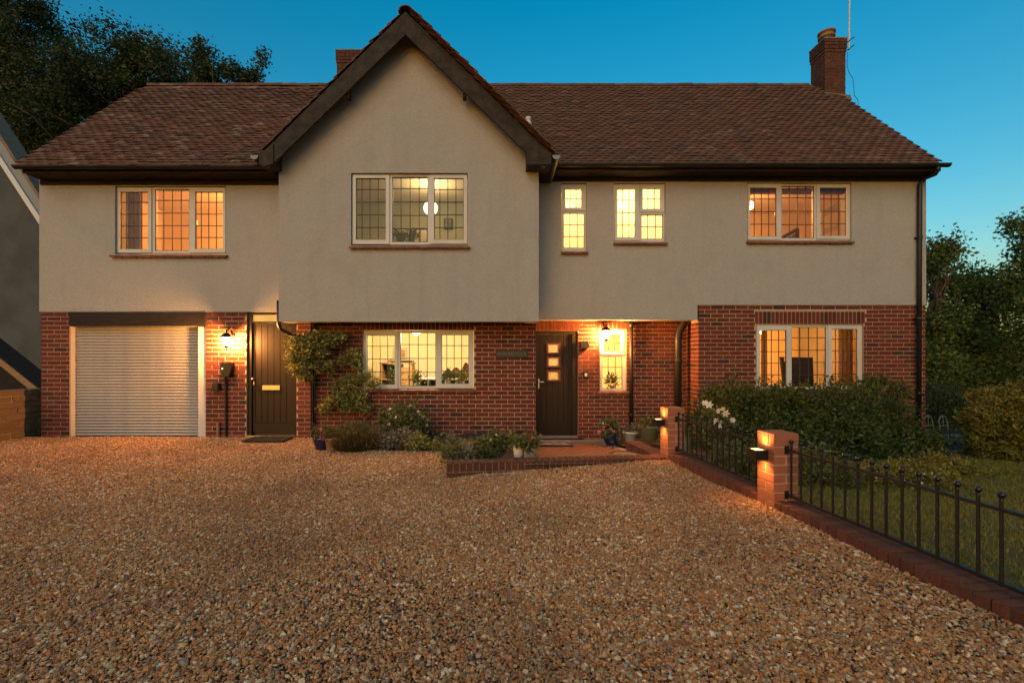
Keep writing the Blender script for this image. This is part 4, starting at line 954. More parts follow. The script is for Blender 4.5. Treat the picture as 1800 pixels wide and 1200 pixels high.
mat_thing('checked mat on the paving before the front door', 944, 1008, 7.85, 8.55, pave_z, m_mat, 4)
# ------------------------------------------------------------------ gravel
def gravel():
    protos = []
    cl = bpy.data.collections.new('stone_shapes')
    import bmesh
    m = M('gravel_stone', None, (.09, .045, .02), .75, 60, .55, .85, .3, 150, spec=.3,
          ramp=[(0, (.37, .128, .034)), (.15, (.52, .225, .072)), (.30, (.42, .158, .045)), (.43, (.62, .36, .15)), (.55, (.35, .137, .040)), (.66, (.74, .53, .29)), (.75, (.23, .07, .022)), (.85, (.30, .23, .155)), (.91, (.84, .67, .43)), (.98, (.14, .108, .085))])
    N_ = m.node_tree.nodes; L_ = m.node_tree.links; b_ = N_['Principled BSDF']; src = b_.inputs['Base Color'].links[0].from_socket
    ge = N_.new('ShaderNodeNewGeometry'); no = N_.new('ShaderNodeTexNoise'); no.inputs['Scale'].default_value = .75; no.inputs['Detail'].default_value = 5; L_.new(ge.outputs['Position'], no.inputs['Vector'])
    mr = N_.new('ShaderNodeMapRange'); mr.inputs['From Min'].default_value = .47; mr.inputs['From Max'].default_value = .72; mr.inputs['To Max'].default_value = .62; L_.new(no.outputs['Fac'], mr.inputs['Value'])
    mx = N_.new('ShaderNodeMix'); mx.data_type = 'RGBA'; L_.new(mr.outputs[0], mx.inputs['Factor']); L_.new(src, mx.inputs[6]); mx.inputs[7].default_value = (.15, .07, .035, 1); L_.new(mx.outputs[2], b_.inputs['Base Color'])
    for k in range(8):
        bm = bmesh.new(); bmesh.ops.create_icosphere(bm, subdivisions=1, radius=.5)
        rr = random.Random(k)
        ax = (1., rr.uniform(.55, .9), rr.uniform(.32, .6))
        ph = [rr.uniform(0, 6) for _ in range(4)]
        for v in bm.verts:
            c = v.co.normalized(); s = 1 + .22*math.sin(3*c.x+ph[0])*math.cos(2.4*c.y+ph[1]) + .14*math.sin(5*c.z+ph[2]+2*c.x)+rr.uniform(-.06, .06)
            v.co = Vector((v.co.x*ax[0], v.co.y*ax[1], v.co.z*ax[2]))*s
        me = bpy.data.meshes.new('stone'); bm.to_mesh(me); bm.free(); me.materials.append(m)
        o = bpy.data.objects.new('stone', me); cl.objects.link(o)
    n1, n2 = 500000, 370000
    x = np.concatenate([NP.uniform(-8.1, 2.6, n1), NP.uniform(-8.1, 2.4, n2)]); y = np.concatenate([NP.uniform(1.15, 4.6, n1), NP.uniform(4.6, 8.14, n2)])
    fx = FO.x - math.tan(TH)*(y-FO.y)
    edge = A.y + (x-A.x)*(B.y-A.y)/(B.x-A.x)
    ok = (x < fx+.01) & (x > -1.25*y-3.2)
    ok &= ~((x > A.x) & (y > edge+.0))
    ok &= ~((x > -2.55) & (x <= A.x) & (y > 6.98 + .12*np.sin(x*2)))
    ok &= (x > -8.0) & ~((x > -3.2) & (y > 8.14)) & ~((x < -3.15) & (y > 7.95))
    x, y = x[ok], y[ok]
    z = ground_z(x, y) + NP.uniform(-.004, .012, len(x)) + .008*np.sin(x*2.3+1.2*y)*np.sin(y*1.9)
    # a little gravel heaped against the low wall and scattered on it
    fx = FO.x - math.tan(TH)*(y-FO.y); z += 0
    me = bpy.data.meshes.new('gravel'); n = len(x); me.vertices.add(n)
    me.vertices.foreach_set('co', np.stack([x, y, z], -1).astype(np.float32).ravel())
    ra = me.attributes.new('rot', 'FLOAT_VECTOR', 'POINT'); tilt = NP.normal(0, .5, (n, 2)); rot = np.concatenate([tilt, NP.uniform(0, 6.28, (n, 1))], 1); ra.data.foreach_set('vector', rot.astype(np.float32).ravel())
    sa = me.attributes.new('size', 'FLOAT', 'POINT'); s = np.clip(NP.lognormal(math.log(.0168), .34, n), .008, .038)*np.where(y > 4.6, 1.08, 1.); sa.data.foreach_set('value', s.astype(np.float32))
    o = link('gravel', me); tag(o, 'loose orange brown gravel covering the driveway', 'gravel', kind='stuff')
    ng = bpy.data.node_groups.new('gravel_spread', 'GeometryNodeTree')
    ng.interface.new_socket('Geometry', in_out='INPUT', socket_type='NodeSocketGeometry'); ng.interface.new_socket('Geometry', in_out='OUTPUT', socket_type='NodeSocketGeometry')
    gi = ng.nodes.new('NodeGroupInput'); go = ng.nodes.new('NodeGroupOutput')
    ci = ng.nodes.new('GeometryNodeCollectionInfo'); ci.inputs['Collection'].default_value = cl; ci.inputs['Separate Children'].default_value = True; ci.inputs['Reset Children'].default_value = True
    ip = ng.nodes.new('GeometryNodeInstanceOnPoints'); ip.inputs['Pick Instance'].default_value = True
    a1 = ng.nodes.new('GeometryNodeInputNamedAttribute'); a1.data_type = 'FLOAT_VECTOR'; a1.inputs['Name'].default_value = 'rot'
    a2 = ng.nodes.new('GeometryNodeInputNamedAttribute'); a2.data_type = 'FLOAT'; a2.inputs['Name'].default_value = 'size'
    er = ng.nodes.new('FunctionNodeEulerToRotation')
    ri = ng.nodes.new('FunctionNodeRandomValue'); ri.data_type = 'INT'; ri.inputs[4].default_value = 0; ri.inputs[5].default_value = 7
    L = ng.links
    L.new(gi.outputs[0], ip.inputs['Points']); L.new(ci.outputs[0], ip.inputs['Instance']); L.new(a1.outputs[0], er.inputs[0]); L.new(er.outputs[0], ip.inputs['Rotation'])
    L.new(a2.outputs[0], ip.inputs['Scale']); L.new(ri.outputs[2], ip.inputs['Instance Index']); L.new(ip.outputs[0], go.inputs[0])
    md = o.modifiers.new('spread', 'NODES'); md.node_group = ng
gravel()

# ------------------------------------------------------------------ lawn grass
def grass():
    N = 150000
    x = NP.uniform(2.4, 11.5, N); y = NP.uniform(1.6, 7.6, N)
    fx = FO.x - math.tan(TH)*(y-FO.y)
    ok = (x > fx+.22) & (x < 1.4*y+2.2) & ~((y > 6.1+.1*(x-3)) & (x < 6.0))
    x, y = x[ok], y[ok]; n = len(x); z = lawn_z(x, y)
    h = NP.uniform(.018, .038, n); w = NP.uniform(.0025, .005, n); a = NP.uniform(0, 6.28, n); lx, ly = NP.normal(0, .016, n), NP.normal(0, .016, n)
    V = np.empty((n, 3, 3)); V[:, 0] = np.stack([x-w*np.cos(a), y-w*np.sin(a), z], -1); V[:, 1] = np.stack([x+w*np.cos(a), y+w*np.sin(a), z], -1); V[:, 2] = np.stack([x+lx, y+ly, z+h], -1)
    o = link('grass', np_mesh('grass', V.reshape(-1, 3), np.arange(n*3).reshape(-1, 3)), m_grass); tag(o, 'short mown grass behind the railings', 'grass', kind='stuff')
grass()

# ------------------------------------------------------------------ leaves and plants
def leaf_mesh(name, C, size, aspect=.5, up=.3, out=None, droop=0., var=.35):
    n = len(C)
    u = NP.normal(0, 1, (n, 3)); u[:, 2] = u[:, 2]*.6 + up - droop
    if out is not None: u += out*.9
    u /= np.linalg.norm(u, axis=1, keepdims=True)
    r = NP.normal(0, 1, (n, 3)); r[:, 2] *= .35; v = np.cross(u, r); v /= np.linalg.norm(v, axis=1, keepdims=True)+1e-9
    nn = np.cross(u, v)
    s = size*np.clip(NP.normal(1, var, n), .4, 1.9)[:, None]
    V = np.empty((n, 4, 3)); V[:, 0] = C - u*s*.5; V[:, 1] = C + v*s*aspect*.5 + nn*s*.08; V[:, 2] = C + u*s*.5 - nn*s*.05; V[:, 3] = C - v*s*aspect*.5 + nn*s*.08
    return np_mesh(name, V.reshape(-1, 3), np.arange(n*4).reshape(-1, 4))
def blob_pts(blobs, n, shell=.55, zmin=None):
    """points spread through ellipsoids, more of them towards the outside, with their outward directions"""
    vol = np.array([b[3]*b[4]*b[5] for b in blobs])**.75; k = NP.choice(len(blobs), n, p=vol/vol.sum())
    b = np.array(blobs)[k]; d = NP.normal(0, 1, (n, 3)); d /= np.linalg.norm(d, axis=1, keepdims=True)
    r = (shell + (1-shell)*NP.random(n))[:, None]
    lump = 1 + .16*np.sin(d[:, :1]*4.1+b[:, :1]*3)*np.cos(d[:, 1:2]*3.7+1.3*b[:, 2:3]) + .08*np.sin(d[:, 2:3]*9+d[:, :1]*7)
    p = b[:, :3] + d*r*lump*b[:, 3:6]
    if zmin is not None: keep = p[:, 2] > zmin; p, d = p[keep], d[keep]
    return p, d
def clustered(P_, D_, per, spread):
    C = np.repeat(P_, per, 0) + NP.normal(0, 1, (len(P_)*per, 3))*spread
    return C, np.repeat(D_, per, 0)
def foliage(name, blobs, ncl, per, spread, size, mat, parent, aspect=.5, up=.3, shell=.55, zmin=None, outw=True, droop=0.):
    p, d = blob_pts(blobs, ncl, shell, zmin); C, D = clustered(p, d, per, spread)
    if zmin is not None: k = C[:, 2] > zmin; C, D = C[k], D[k]
    return link(name, leaf_mesh(name, C, size, aspect, up, D if outw else None, droop), mat, parent)
def limb(mb, a, b, r0, r1, n=6, wob=.12):
    a, b = np.array(a, float), np.array(b, float); L = np.linalg.norm(b-a); pts = []
    for i in range(n+1):
        t = i/n; p = a+(b-a)*t + NP.normal(0, wob*L/n, 3)*(0 < i < n); p[2] += .08*L*math.sin(math.pi*t); pts.append(tuple(p))
    mb.tube(pts, [r0+(r1-r0)*i/n for i in range(n+1)], 6)
def tree(name, label, base, blobs, r, ncl, per, spread, size, mat, group, shell=.45, limbs=14, aspect=.55):
    t = thing(name, label, 'tree', tuple(base), 0, group); b0 = np.array(base)
    rel = [(b[0]-b0[0], b[1]-b0[1], b[2]-b0[2], b[3], b[4], b[5]) for b in blobs]
    top = np.mean([q[:3] for q in rel], 0)
    mb = MB(); limb(mb, (0, 0, 0), (top[0]*.5, top[1]*.5, top[2]*.75), r, r*.6, 8, .05)
    p, d = blob_pts(rel, limbs, .3)
    for q in p:
        f = NP.uniform(.45, .75); st = np.array([top[0]*f*.66, top[1]*f*.66, top[2]*f]); limb(mb, st, q, r*.32, r*.05, 6, .2)
    part('trunk', mb, m_bark, t, True)
    foliage('crown', rel, ncl, per, spread, size, mat, t, aspect, .1, shell, outw=False)
    return t
def px_blob(px, py, Y, rx, ry, rd): s = Y/F; return (wx(px, Y), Y, wz(py, Y), rx*s, rd, ry*s)
G1 = 'trees behind the left roof'
Yt = 17; tree('oak_tree', 'large dark oak rising beyond the left end of the roof', (wx(20, Yt), Yt, -.5),
     [px_blob(-40, 60, Yt, 130, 110, 2.5), px_blob(40, 120, Yt, 105, 85, 2.4), px_blob(60, 40, Yt, 45, 50, 1.4), px_blob(20, 210, Yt, 120, 90, 2.4), px_blob(120, 180, Yt, 75, 70, 2), px_blob(-60, 260, Yt, 130, 120, 2)], .38, 560, 150, .22, .10, m_oak, G1, .35)
Yt = 16; tree('oak_tree', 'spreading dark oak behind the ridge at the left chimney', (wx(255, Yt), Yt, -.5),
     [px_blob(215, 110, Yt, 62, 46, 1.8), px_blob(170, 150, Yt, 60, 50, 1.8), px_blob(275, 118, Yt, 55, 44, 1.6), px_blob(235, 170, Yt, 80, 45, 1.8), px_blob(330, 150, Yt, 50, 38, 1.3), px_blob(90, 220, Yt, 70, 50, 1.5)], .26, 300, 130, .19, .095, m_oak, G1, .35)
Yt = 15; tree('slender_tree', 'thin sparsely leafed tree showing just above the ridge', (wx(410, Yt), Yt, -.5),
     [px_blob(355, 98, Yt, 18, 26, .5), px_blob(365, 130, Yt, 34, 26, .7), px_blob(410, 128, Yt, 32, 16, .6), px_blob(440, 140, Yt, 22, 12, .4), px_blob(463, 106, Yt, 10, 14, .2), px_blob(452, 132, Yt, 9, 8, .2)], .1, 95, 55, .12, .09, m_oak, G1, .2, 26)
G2 = 'trees beyond the right garden'
for k, (bx, Yt, bl, nc, lab) in enumerate([
    (1700, 15.5, [(1660, 500, 60, 40), (1720, 520, 70, 50), (1790, 510, 60, 45), (1850, 520, 60, 60), (1690, 590, 80, 60), (1780, 600, 80, 60), (1650, 640, 60, 60), (1730, 660, 90, 50), (1840, 640, 80, 70)], 430, 'broad leafy tree filling the view right of the house'),
    (1650, 13.5, [(1640, 425, 24, 28), (1655, 445, 20, 22), (1632, 460, 24, 30), (1650, 560, 32, 60), (1640, 640, 34, 60)], 110, 'tree with feathery twigs close behind the right house corner'),
    (1860, 12.5, [(1785, 395, 22, 14), (1800, 440, 34, 20), (1830, 410, 40, 30), (1860, 460, 50, 40), (1850, 540, 50, 60), (1800, 470, 20, 14)], 110, 'overhanging tree with open branches at the right edge')]):
    tree('garden_tree', lab, (wx(bx, Yt), Yt, -.5), [px_blob(a, b, Yt, c, d, 1.0 if k == 0 else .6) for a, b, c, d in bl], .14, nc, 100 if k == 0 else 70, .22 if k == 0 else .14, .105 if k == 0 else .09, m_bgl, G2, .3, 24)

def shrub(name, label, base, blobs, ncl, per, spread, size, mat, group=None, zmin=None, stems=8, cat='shrub', aspect=.5, shell=.6, up=.3):
    t = thing(name, label, cat, tuple(base), 0, group); b0 = base
    rel = [(b[0]-b0[0], b[1]-b0[1], b[2]-b0[2], b[3], b[4], b[5]) for b in blobs]
    mb = MB(); p, d = blob_pts(rel, stems, .2)
    for q in p: limb(mb, (NP.normal(0, .04), NP.normal(0, .04), 0), q, .013, .004, 5, .15)
    part('stem', mb, m_bark, t, True)
    foliage('foliage', rel, ncl, per, spread, size, mat, t, aspect, up, shell, None if zmin is None else zmin-b0[2])
    return t
# spreading hedge under the bay window
Yh = 7.5
shrub('spreading_shrub', 'wide dense dark green shrub under the living room window', (wx(1420, Yh), Yh, -.12),
      [px_blob(1290, 735, 7.5, 62, 62, .7), px_blob(1370, 728, 7.5, 80, 52, .75), px_blob(1450, 728, 7.6, 85, 52, .75), px_blob(1525, 738, 7.6, 62, 60, .6), px_blob(1552, 690, 7.9, 26, 28, .4), px_blob(1580, 785, 7.2, 52, 40, .6), px_blob(1612, 812, 6.8, 36, 24, .5), px_blob(1480, 790, 6.9, 100, 50, .7), px_blob(1350, 790, 6.9, 95, 60, .7), px_blob(1260, 770, 7.3, 40, 60, .5), px_blob(1400, 840, 6.6, 100, 40, .5)],
      2600, 26, .07, .05, m_hedge, zmin=-.2, stems=30, up=.5)
Yh = 6.5
shrub('clipped_hedge', 'big rounded clipped hedge at the right edge of the lawn', (wx(1790, Yh), Yh, -.1),
      [px_blob(1822, 750, Yh, 100, 78, .5), px_blob(1930, 746, Yh, 115, 84, .55), px_blob(1775, 778, Yh, 56, 50, .38), px_blob(1820, 797, Yh, 88, 36, .45)], 2600, 34, .035, .046, m_yew, zmin=-.2, stems=14, shell=.9, up=.5, cat='hedge', aspect=.35)
Yh = 5.4
t = shrub('flowering_mound', 'low green mound with tiny white flowers on the lawn', (wx(1620, Yh), Yh, .0),
      [px_blob(1600, 850, 5.0, 80, 34, .4), px_blob(1650, 835, 5.5, 75, 30, .4), px_blob(1540, 850, 5.0, 60, 28, .35), px_blob(1690, 840, 5.6, 45, 22, .3)], 750, 22, .045, .035, m_yew, zmin=-.1, cat='ground cover', up=.8)
def flowers(parent, pts, r, mat, name='flower', petals=5, cup=.3, face=(0, -1, .5)):
    mb = MB()
    for k in range(petals):
        w = 2*math.pi*k/petals; w0, w1 = w-.42*math.pi*2/petals, w+.42*math.pi*2/petals
        mb.add([(0, 0, 0), (.6*math.cos(w0), .6*math.sin(w0), cup*.5), (math.cos(w), math.sin(w), cup), (.6*math.cos(w1), .6*math.sin(w1), cup*.5)], [(0, 1, 2, 3)])
    me = mb.mesh(name); me.materials.append(mat)
    for p in pts:
        o = bpy.data.objects.new(name, me); COL.objects.link(o); o.parent = parent; o.location = p; s = r*rnd.uniform(.75, 1.2); o.scale = (s, s, s)
        f = Vector(face)+Vector((rnd.gauss(0, .4), rnd.gauss(0, .4), rnd.gauss(0, .4))); q = f.to_track_quat('Z', 'Y'); o.rotation_euler = q.to_euler()
p, d = blob_pts([px_blob(1600, 838, 4.95, 70, 26, .35), px_blob(1555, 850, 4.9, 40, 18, .3)], 46, .95); b0 = t.location
flowers(t, [tuple(Vector(q)-b0) for q, dd in zip(p, d) if dd[2] > -.1], .012, m_white)
Yk = 10.3; shrub('ivy_bank', 'dark leafy bank behind the iron gate', (wx(1660, Yk), Yk, -.3), [px_blob(1640, 720, Yk, 30, 50, .3), px_blob(1675, 730, Yk, 34, 50, .3), px_blob(1660, 780, Yk, 50, 30, .4)], 330, 22, .07, .07, m_hedge, stems=10)
Yk = 7.9; shrub('shade_plant', 'low dark plants at the foot of the hooped chairs', (wx(1655, Yk), Yk, -.2), [px_blob(1640, 795, Yk, 30, 22, .3), px_blob(1672, 800, Yk, 26, 22, .3)], 140, 18, .06, .05, m_hedge, zmin=-.25)
# clematis beside the fence
Yk = 6.6; b0 = P(1262, 740, Yk); b0.z = .0
t = shrub('clematis', 'clematis with large pale flowers beside the bay corner', tuple(b0), [px_blob(1258, 735, Yk, 20, 24, .12), px_blob(1278, 745, Yk, 18, 16, .12), px_blob(1255, 765, Yk, 20, 20, .12)], 50, 10, .05, .05, m_shrub, cat='climber', stems=9)
flowers(t, [tuple(P(a, b, Yk-.16)-b0) for a, b in ((1246, 711), (1262, 722), (1275, 726), (1288, 738), (1265, 746), (1238, 708), (1258, 740), (1270, 718))], .055, m_white, petals=6, cup=.12, face=(0, -1, .2))
# shrubs along the far side of the railings
Yk = 5.2; b0 = Vector((wx(1330, Yk), Yk, .1)); shrub('leafy_shrub', 'loose light green plants behind the railing between the pillars', tuple(b0), [px_blob(1290, 800, 5.6, 40, 22, .25), px_blob(1330, 815, 5.2, 40, 26, .25), px_blob(1420, 820, 4.9, 44, 34, .3), px_blob(1470, 835, 4.9, 40, 24, .3)], 240, 16, .05, .045, m_shrub, zmin=.0)

# climber on the brick wall
Yk = 7.95; b0 = Vector((wx(600, Yk), Yk, .0))
t = thing('wall_climber', 'pruned evergreen climber trained over the brick wall beside the study window', 'climber', tuple(b0))
rel = lambda bl: [(b[0]-b0.x, b[1]-b0.y, b[2]-b0.z, b[3], b[4], b[5]) for b in bl]
foliage('foliage', rel([px_blob(a, b, 7.86, c, d, .10) for a, b, c, d in ((520, 602, 13, 12), (535, 616, 20, 17), (514, 627, 14, 10), (546, 600, 24, 10), (562, 592, 18, 7), (529, 647, 18, 13), (550, 636, 18, 12), (580, 598, 16, 7), (566, 616, 10, 8), (536, 662, 11, 6), (594, 592, 10, 6), (575, 640, 9, 5))]), 270, 20, .042, .048, m_climb, t, .55)
foliage('foliage', rel([px_blob(a, b, 7.97, c, d, .09) for a, b, c, d in ((600, 680, 18, 10), (620, 668, 20, 8), (641, 662, 14, 6), (657, 673, 10, 5), (612, 692, 24, 10), (590, 706, 22, 8), (573, 718, 12, 5), (632, 700, 14, 10), (642, 716, 10, 8), (610, 717, 14, 6), (606, 632, 12, 6), (622, 624, 12, 8), (628, 640, 9, 6), (585, 652, 9, 5))]), 260, 19, .038, .042, m_climb, t, .55)
mb = MB()
def tw(pts, r=.008): mb.tube([tuple(P(a, b, y)-b0) for a, b, y in pts], [r*(1-.5*i/len(pts)) for i in range(len(pts))], 5)
tw([(648, 770, 8.0), (640, 735, 8.05), (622, 705, 8.05), (600, 680, 8.06), (575, 650, 8.08), (550, 625, 8.08)], .016)
tw([(640, 735, 8.05), (665, 720, 8.1), (690, 712, 8.1), (704, 706, 8.1), (716, 722, 8.1)], .011); tw([(632, 700, 8.06), (655, 715, 8.1), (672, 722, 8.1), (690, 715, 8.1), (706, 703, 8.1)], .009)
tw([(550, 625, 8.1), (570, 612, 8.1), (590, 604, 8.1), (605, 612, 8.1), (622, 596, 8.1), (634, 590, 8.1)], .007); tw([(560, 620, 8.1), (580, 606, 8.1), (600, 598, 8.1), (618, 600, 8.1), (636, 595, 8.1)], .006)
tw([(545, 615, 8.1), (565, 630, 8.1), (585, 645, 8.1), (596, 656, 8.1)], .007); tw([(590, 604, 8.1), (604, 616, 8.1), (622, 618, 8.1), (632, 610, 8.1)], .005); tw([(552, 660, 8.1), (556, 690, 8.1), (566, 705, 8.1)], .005)
tw([(640, 740, 8.05), (610, 735, 8.1), (590, 728, 8.1), (560, 720, 8.1)], .006); tw([(645, 750, 8.05), (615, 745, 8.1), (590, 733, 8.1)], .006); tw([(620, 690, 8.1), (628, 650, 8.1), (634, 625, 8.1), (632, 600, 8.1)], .006)
tw([(690, 712, 8.1), (700, 700, 8.11), (712, 696, 8.11), (728, 699, 8.11)], .004); tw([(585, 600, 8.1), (600, 588, 8.11), (618, 585, 8.11), (634, 580, 8.11)], .004)
part('stem', mb, m_twig, t, True)

# bed plants
def strands(name, label, base, n, h, spr, mat, cat='lavender'):
    t = thing(name, label, cat, tuple(base)); mbv = []
    a = NP.uniform(0, 6.28, n); rr = NP.random(n)**.6; d = np.stack([np.cos(a)*rr, np.sin(a)*rr], -1)
    hh = h*NP.uniform(.35, 1.15, n)*(1-.25*rr); b = d*spr*.45; tp = d*spr*1.05
    w = .004; V = np.empty((n, 4, 3)); V[:, 0] = np.stack([b[:, 0]-w, b[:, 1], 0*hh], -1); V[:, 1] = np.stack([b[:, 0]+w, b[:, 1], 0*hh], -1); V[:, 2] = np.stack([tp[:, 0]+w*.8, tp[:, 1], hh], -1); V[:, 3] = np.stack([tp[:, 0]-w*.8, tp[:, 1], hh], -1)
    link('foliage', np_mesh('foliage', V.reshape(-1, 3), np.arange(n*4).reshape(-1, 4)), mat, t)
    C = V[:, 2] - np.array([w, 0, 0]) ; C = C[::2]; link('flower_spike', leaf_mesh('flower_spike', C, .045, .3, 2.), mat, t); 
    C = np.repeat(b, 3, 0)[:n]; C = np.concatenate([C*1.2, NP.uniform(.02, h*.35, (len(C), 1))], 1); link('leaf', leaf_mesh('leaf', C, .05, .14, 1.2), mat, t)
    return t
strands('lavender', 'bushy lavender clump at the edge of the gravel', (wx(624, 7.0), 7.0, -.03), 2200, .40, .42, m_lav)
def sh(label, px, pyb, Y, bl, ncl, per, size, mat, fl=None, nm='bed_shrub', z0=.0):
    b = Vector((wx(px, Y), Y, z0)); t = shrub(nm, label, tuple(b), [px_blob(*q) for q in bl], ncl, per, size*1.0, size, mat, zmin=z0-.03, stems=10)
    if fl:
        for mt, n, r, shell in fl:
            p, d = blob_pts([px_blob(*q) for q in bl], n*3, 1.0); k = [tuple(Vector(q)-b) for q, dd in zip(p, d) if dd[1] < .2 and q[2] > z0+.05][:n]
            flowers(t, k, r, mt)
    return t
sh('rose bush with pale peach blooms against the brick wall', 715, 790, 7.6, [(700, 735, 7.6, 34, 22, .25), (730, 745, 7.6, 24, 24, .22), (690, 752, 7.6, 24, 26, .22), (742, 752, 7.7, 12, 16, .15), (715, 722, 7.8, 26, 12, .12)], 190, 16, .05, m_shrub, [(m_peach, 14, .035, 1), (m_white, 6, .025, 1)], 'rose_bush')
sh('low silvery leaved shrub in front of the rose bush', 700, 795, 7.1, [(690, 778, 7.1, 30, 18, .2), (670, 785, 7.1, 16, 12, .15), (712, 770, 7.1, 22, 16, .2)], 130, 18, .045, m_silver)
sh('small yellow green bush beside the silvery shrub', 728, 798, 7.0, [(728, 785, 7.0, 18, 14, .16), (738, 778, 7.0, 12, 12, .12)], 80, 16, .045, m_climb, None)
sh('broad leaved plant low in the middle of the bed', 780, 800, 7.0, [(770, 792, 7.0, 18, 12, .16), (795, 795, 6.9, 18, 9, .15)], 70, 10, .08, m_shrub)
sh('dried stemmed plant beside the edging kerb', 800, 800, 6.8, [(797, 776, 6.9, 10, 14, .08), (808, 785, 6.7, 10, 10, .08)], 26, 9, .04, m_silver)
sh('bushy green plant with white daisies before the house sign', 868, 803, 6.5, [(862, 783, 6.5, 22, 20, .22), (882, 777, 6.5, 16, 20, .18), (845, 792, 6.4, 18, 12, .18)], 150, 16, .05, m_shrub, [(m_white, 12, .026, 1)])
t = sh('young geranium with two pink heads behind the daisies', 885, 790, 6.9, [(880, 775, 6.9, 10, 12, .1), (892, 775, 6.9, 9, 10, .1)], 36, 10, .05, m_shrub)
def heads(t, pts, Y, r, mat):
    for px, py in pts:
        c = P(px, py, Y)-t.location; p = [tuple(c + Vector((rnd.gauss(0, 1), rnd.gauss(0, 1), rnd.gauss(0, .7))).normalized()*r*.7) for _ in range(9)]
        mb = MB(); 
        for q in p:
            q = Vector(q); n = (q-c).normalized(); a = n.cross(Vector((0, 0, 1.01))).normalized(); b2 = n.cross(a)
            for k in range(5):
                w = 2*math.pi*k/5; e = a*math.cos(w)+b2*math.sin(w); f = a*math.cos(w+.6)+b2*math.sin(w+.6); g = a*math.cos(w-.6)+b2*math.sin(w-.6)
                mb.add([q, q+f*r*.28, q+e*r*.5+n*.004, q+g*r*.28], [(0, 1, 2, 3)])
        part('flower_head', mb, mat, t)
        mb = MB(); mb.tube([tuple(c), tuple(c+Vector((0, .02, -.1)))], .004, 4); part('flower_stalk', mb, m_shrub, t)
heads(t, [(884, 756.5), (898, 760)], 6.85, .04, m_pink)
for px, py, Y, n in ((835, 788, 7.2, 1), (820, 796, 6.6, 1)):
    sh('leggy weed with pale tips ' + ('near the wall' if Y > 7 else 'at the front of the bed'), px, py, Y, [(px, py-6, Y, 14, 8, .1)], 30, 8, .05, m_climb)

for px, py, lab, mt in ((795, 806, 'small weed cushion at the left end of the brick kerb', m_shrub), (822, 806, 'low pale herb just behind the brick kerb', m_silver), (850, 806, 'dark leafy herb behind the middle of the kerb', m_hedge), (760, 800, 'straggly green plant spilling onto the gravel', m_climb)):
    Y_ = 6.05 if px > 780 else 6.9
    sh(lab, px, py, Y_, [(px, py-9, Y_, 15, 9, .13), (px+9, py-7, Y_, 10, 7, .1)], 60, 12, .045, mt)
# pots
def pot(name, label, px, pyb, Y, prof, mat, zf, fol=None, fl=None, square=False, group='planted pots'):
    x = wx(px, Y); z = zf(Y)
    t = thing(name, label, 'plant pot', (x, Y, z), 0, group)
    mb = MB()
    if square: r = prof[-1][0]; h = prof[-1][1]; mb.bevbox(-r, r, -r, r, 0, h, .012); 
    else: mb.lathe(prof, 22)
    part('pot', mb, mat, t, not square)
    r, h = prof[-1]
    mb = MB(); mb.lathe([(r*.86, h-.03), (r*.86, h+.004), (.002, h+.012)], 14); part('soil', mb, m_soil, t)
    if fol:
        (rx, rz, n, size, m) = fol; foliage('foliage', [(0, 0, h+rz*.6, rx, rx*.9, rz)], n, 9, size*.7, size, m, t, .65)
        mb = MB(); p, d = blob_pts([(0, 0, h+rz*.6, rx, rx, rz)], 7, .3)
        for q in p: limb(mb, (0, 0, h-.01), q, .006, .003, 4, .1)
        part('stem', mb, m_shrub, t)
    if fl:
        for kind, pts, rr, m in fl:
            if kind == 'h': heads(t, pts, Y-.1, rr, m)
            else: flowers(t, [tuple(P(a, b, Y-.12)-Vector((x, Y, z))) for a, b in pts], rr, m)
    return t
gz0 = lambda Y: float(ground_z(-2.6, Y))+.01
pot('blue_pot', 'cobalt blue glazed pot with pink geraniums by the downpipe', 567, 790, 6.98, [(.085, 0), (.10, .02), (.14, .16), (.15, .185), (.135, .19)], m_blueg, gz0, (.15, .09, 45, .05, m_shrub), [('h', [(562, 755), (572, 762), (566, 767), (570, 770)], .05, m_pink)])
pot('terracotta_pot', 'pale terracotta pot tucked beside the lavender', 584, 795, 6.85, [(.07, 0), (.075, .01), (.10, .17), (.11, .175), (.11, .2), (.1, .2)], m_terra, gz0, (.10, .07, 30, .045, m_lav))
pot('ribbed_pot', 'cream ribbed pot left of the front door mat', 911.5, 804, 6.05, [(.055, 0), (.058, .005), (.066, .05), (.064, .055), (.072, .1), (.07, .105), (.077, .15), (.082, .16), (.078, .163)], m_creamp, pave_z, (.09, .06, 26, .06, m_shrub))
pot('square_pot', 'square grey stone pot beside the cream ribbed pot', 930.5, 806, 6.0, [(.07, 0), (.07, .13)], m_stonep, pave_z, (.10, .09, 40, .055, m_shrub), [('h', [(931, 778), (936, 770)], .03, m_pink)], square=True)
pot('blue_pot', 'dark blue rounded pot with red and white fuchsia on the porch', 1073, 783, 8.25, [(.07, 0), (.075, .015), (.115, .08), (.12, .13), (.105, .18), (.115, .2), (.105, .205)], m_blueg, pave_z, (.16, .16, 70, .055, m_shrub), [('f', [(1062, 750), (1066, 745), (1069, 748), (1060, 755), (1055, 757), (1076, 756), (1079, 758), (1064, 757), (1052, 760)], .035, m_pink), ('f', [(1060, 744), (1053, 758), (1074, 754)], .028, m_white)])
pot('white_pot', 'white bowl shaped planter standing on a stone', 1108, 778, 8.5, [(.09, 0), (.10, .01), (.135, .15), (.145, .155), (.145, .185), (.13, .185)], m_upvc, lambda y: pave_z(y)+.055, (.14, .06, 40, .05, m_silver))
mb = MB(); mb.bevbox(-.17, .19, -.1, .1, -.03, .052, .015); o = part('stone_slab', mb, m_stonep); o.location = (wx(1105, 8.5), 8.5, pave_z(8.5)); tag(o, 'flat stone slab under the white planter', 'slab')
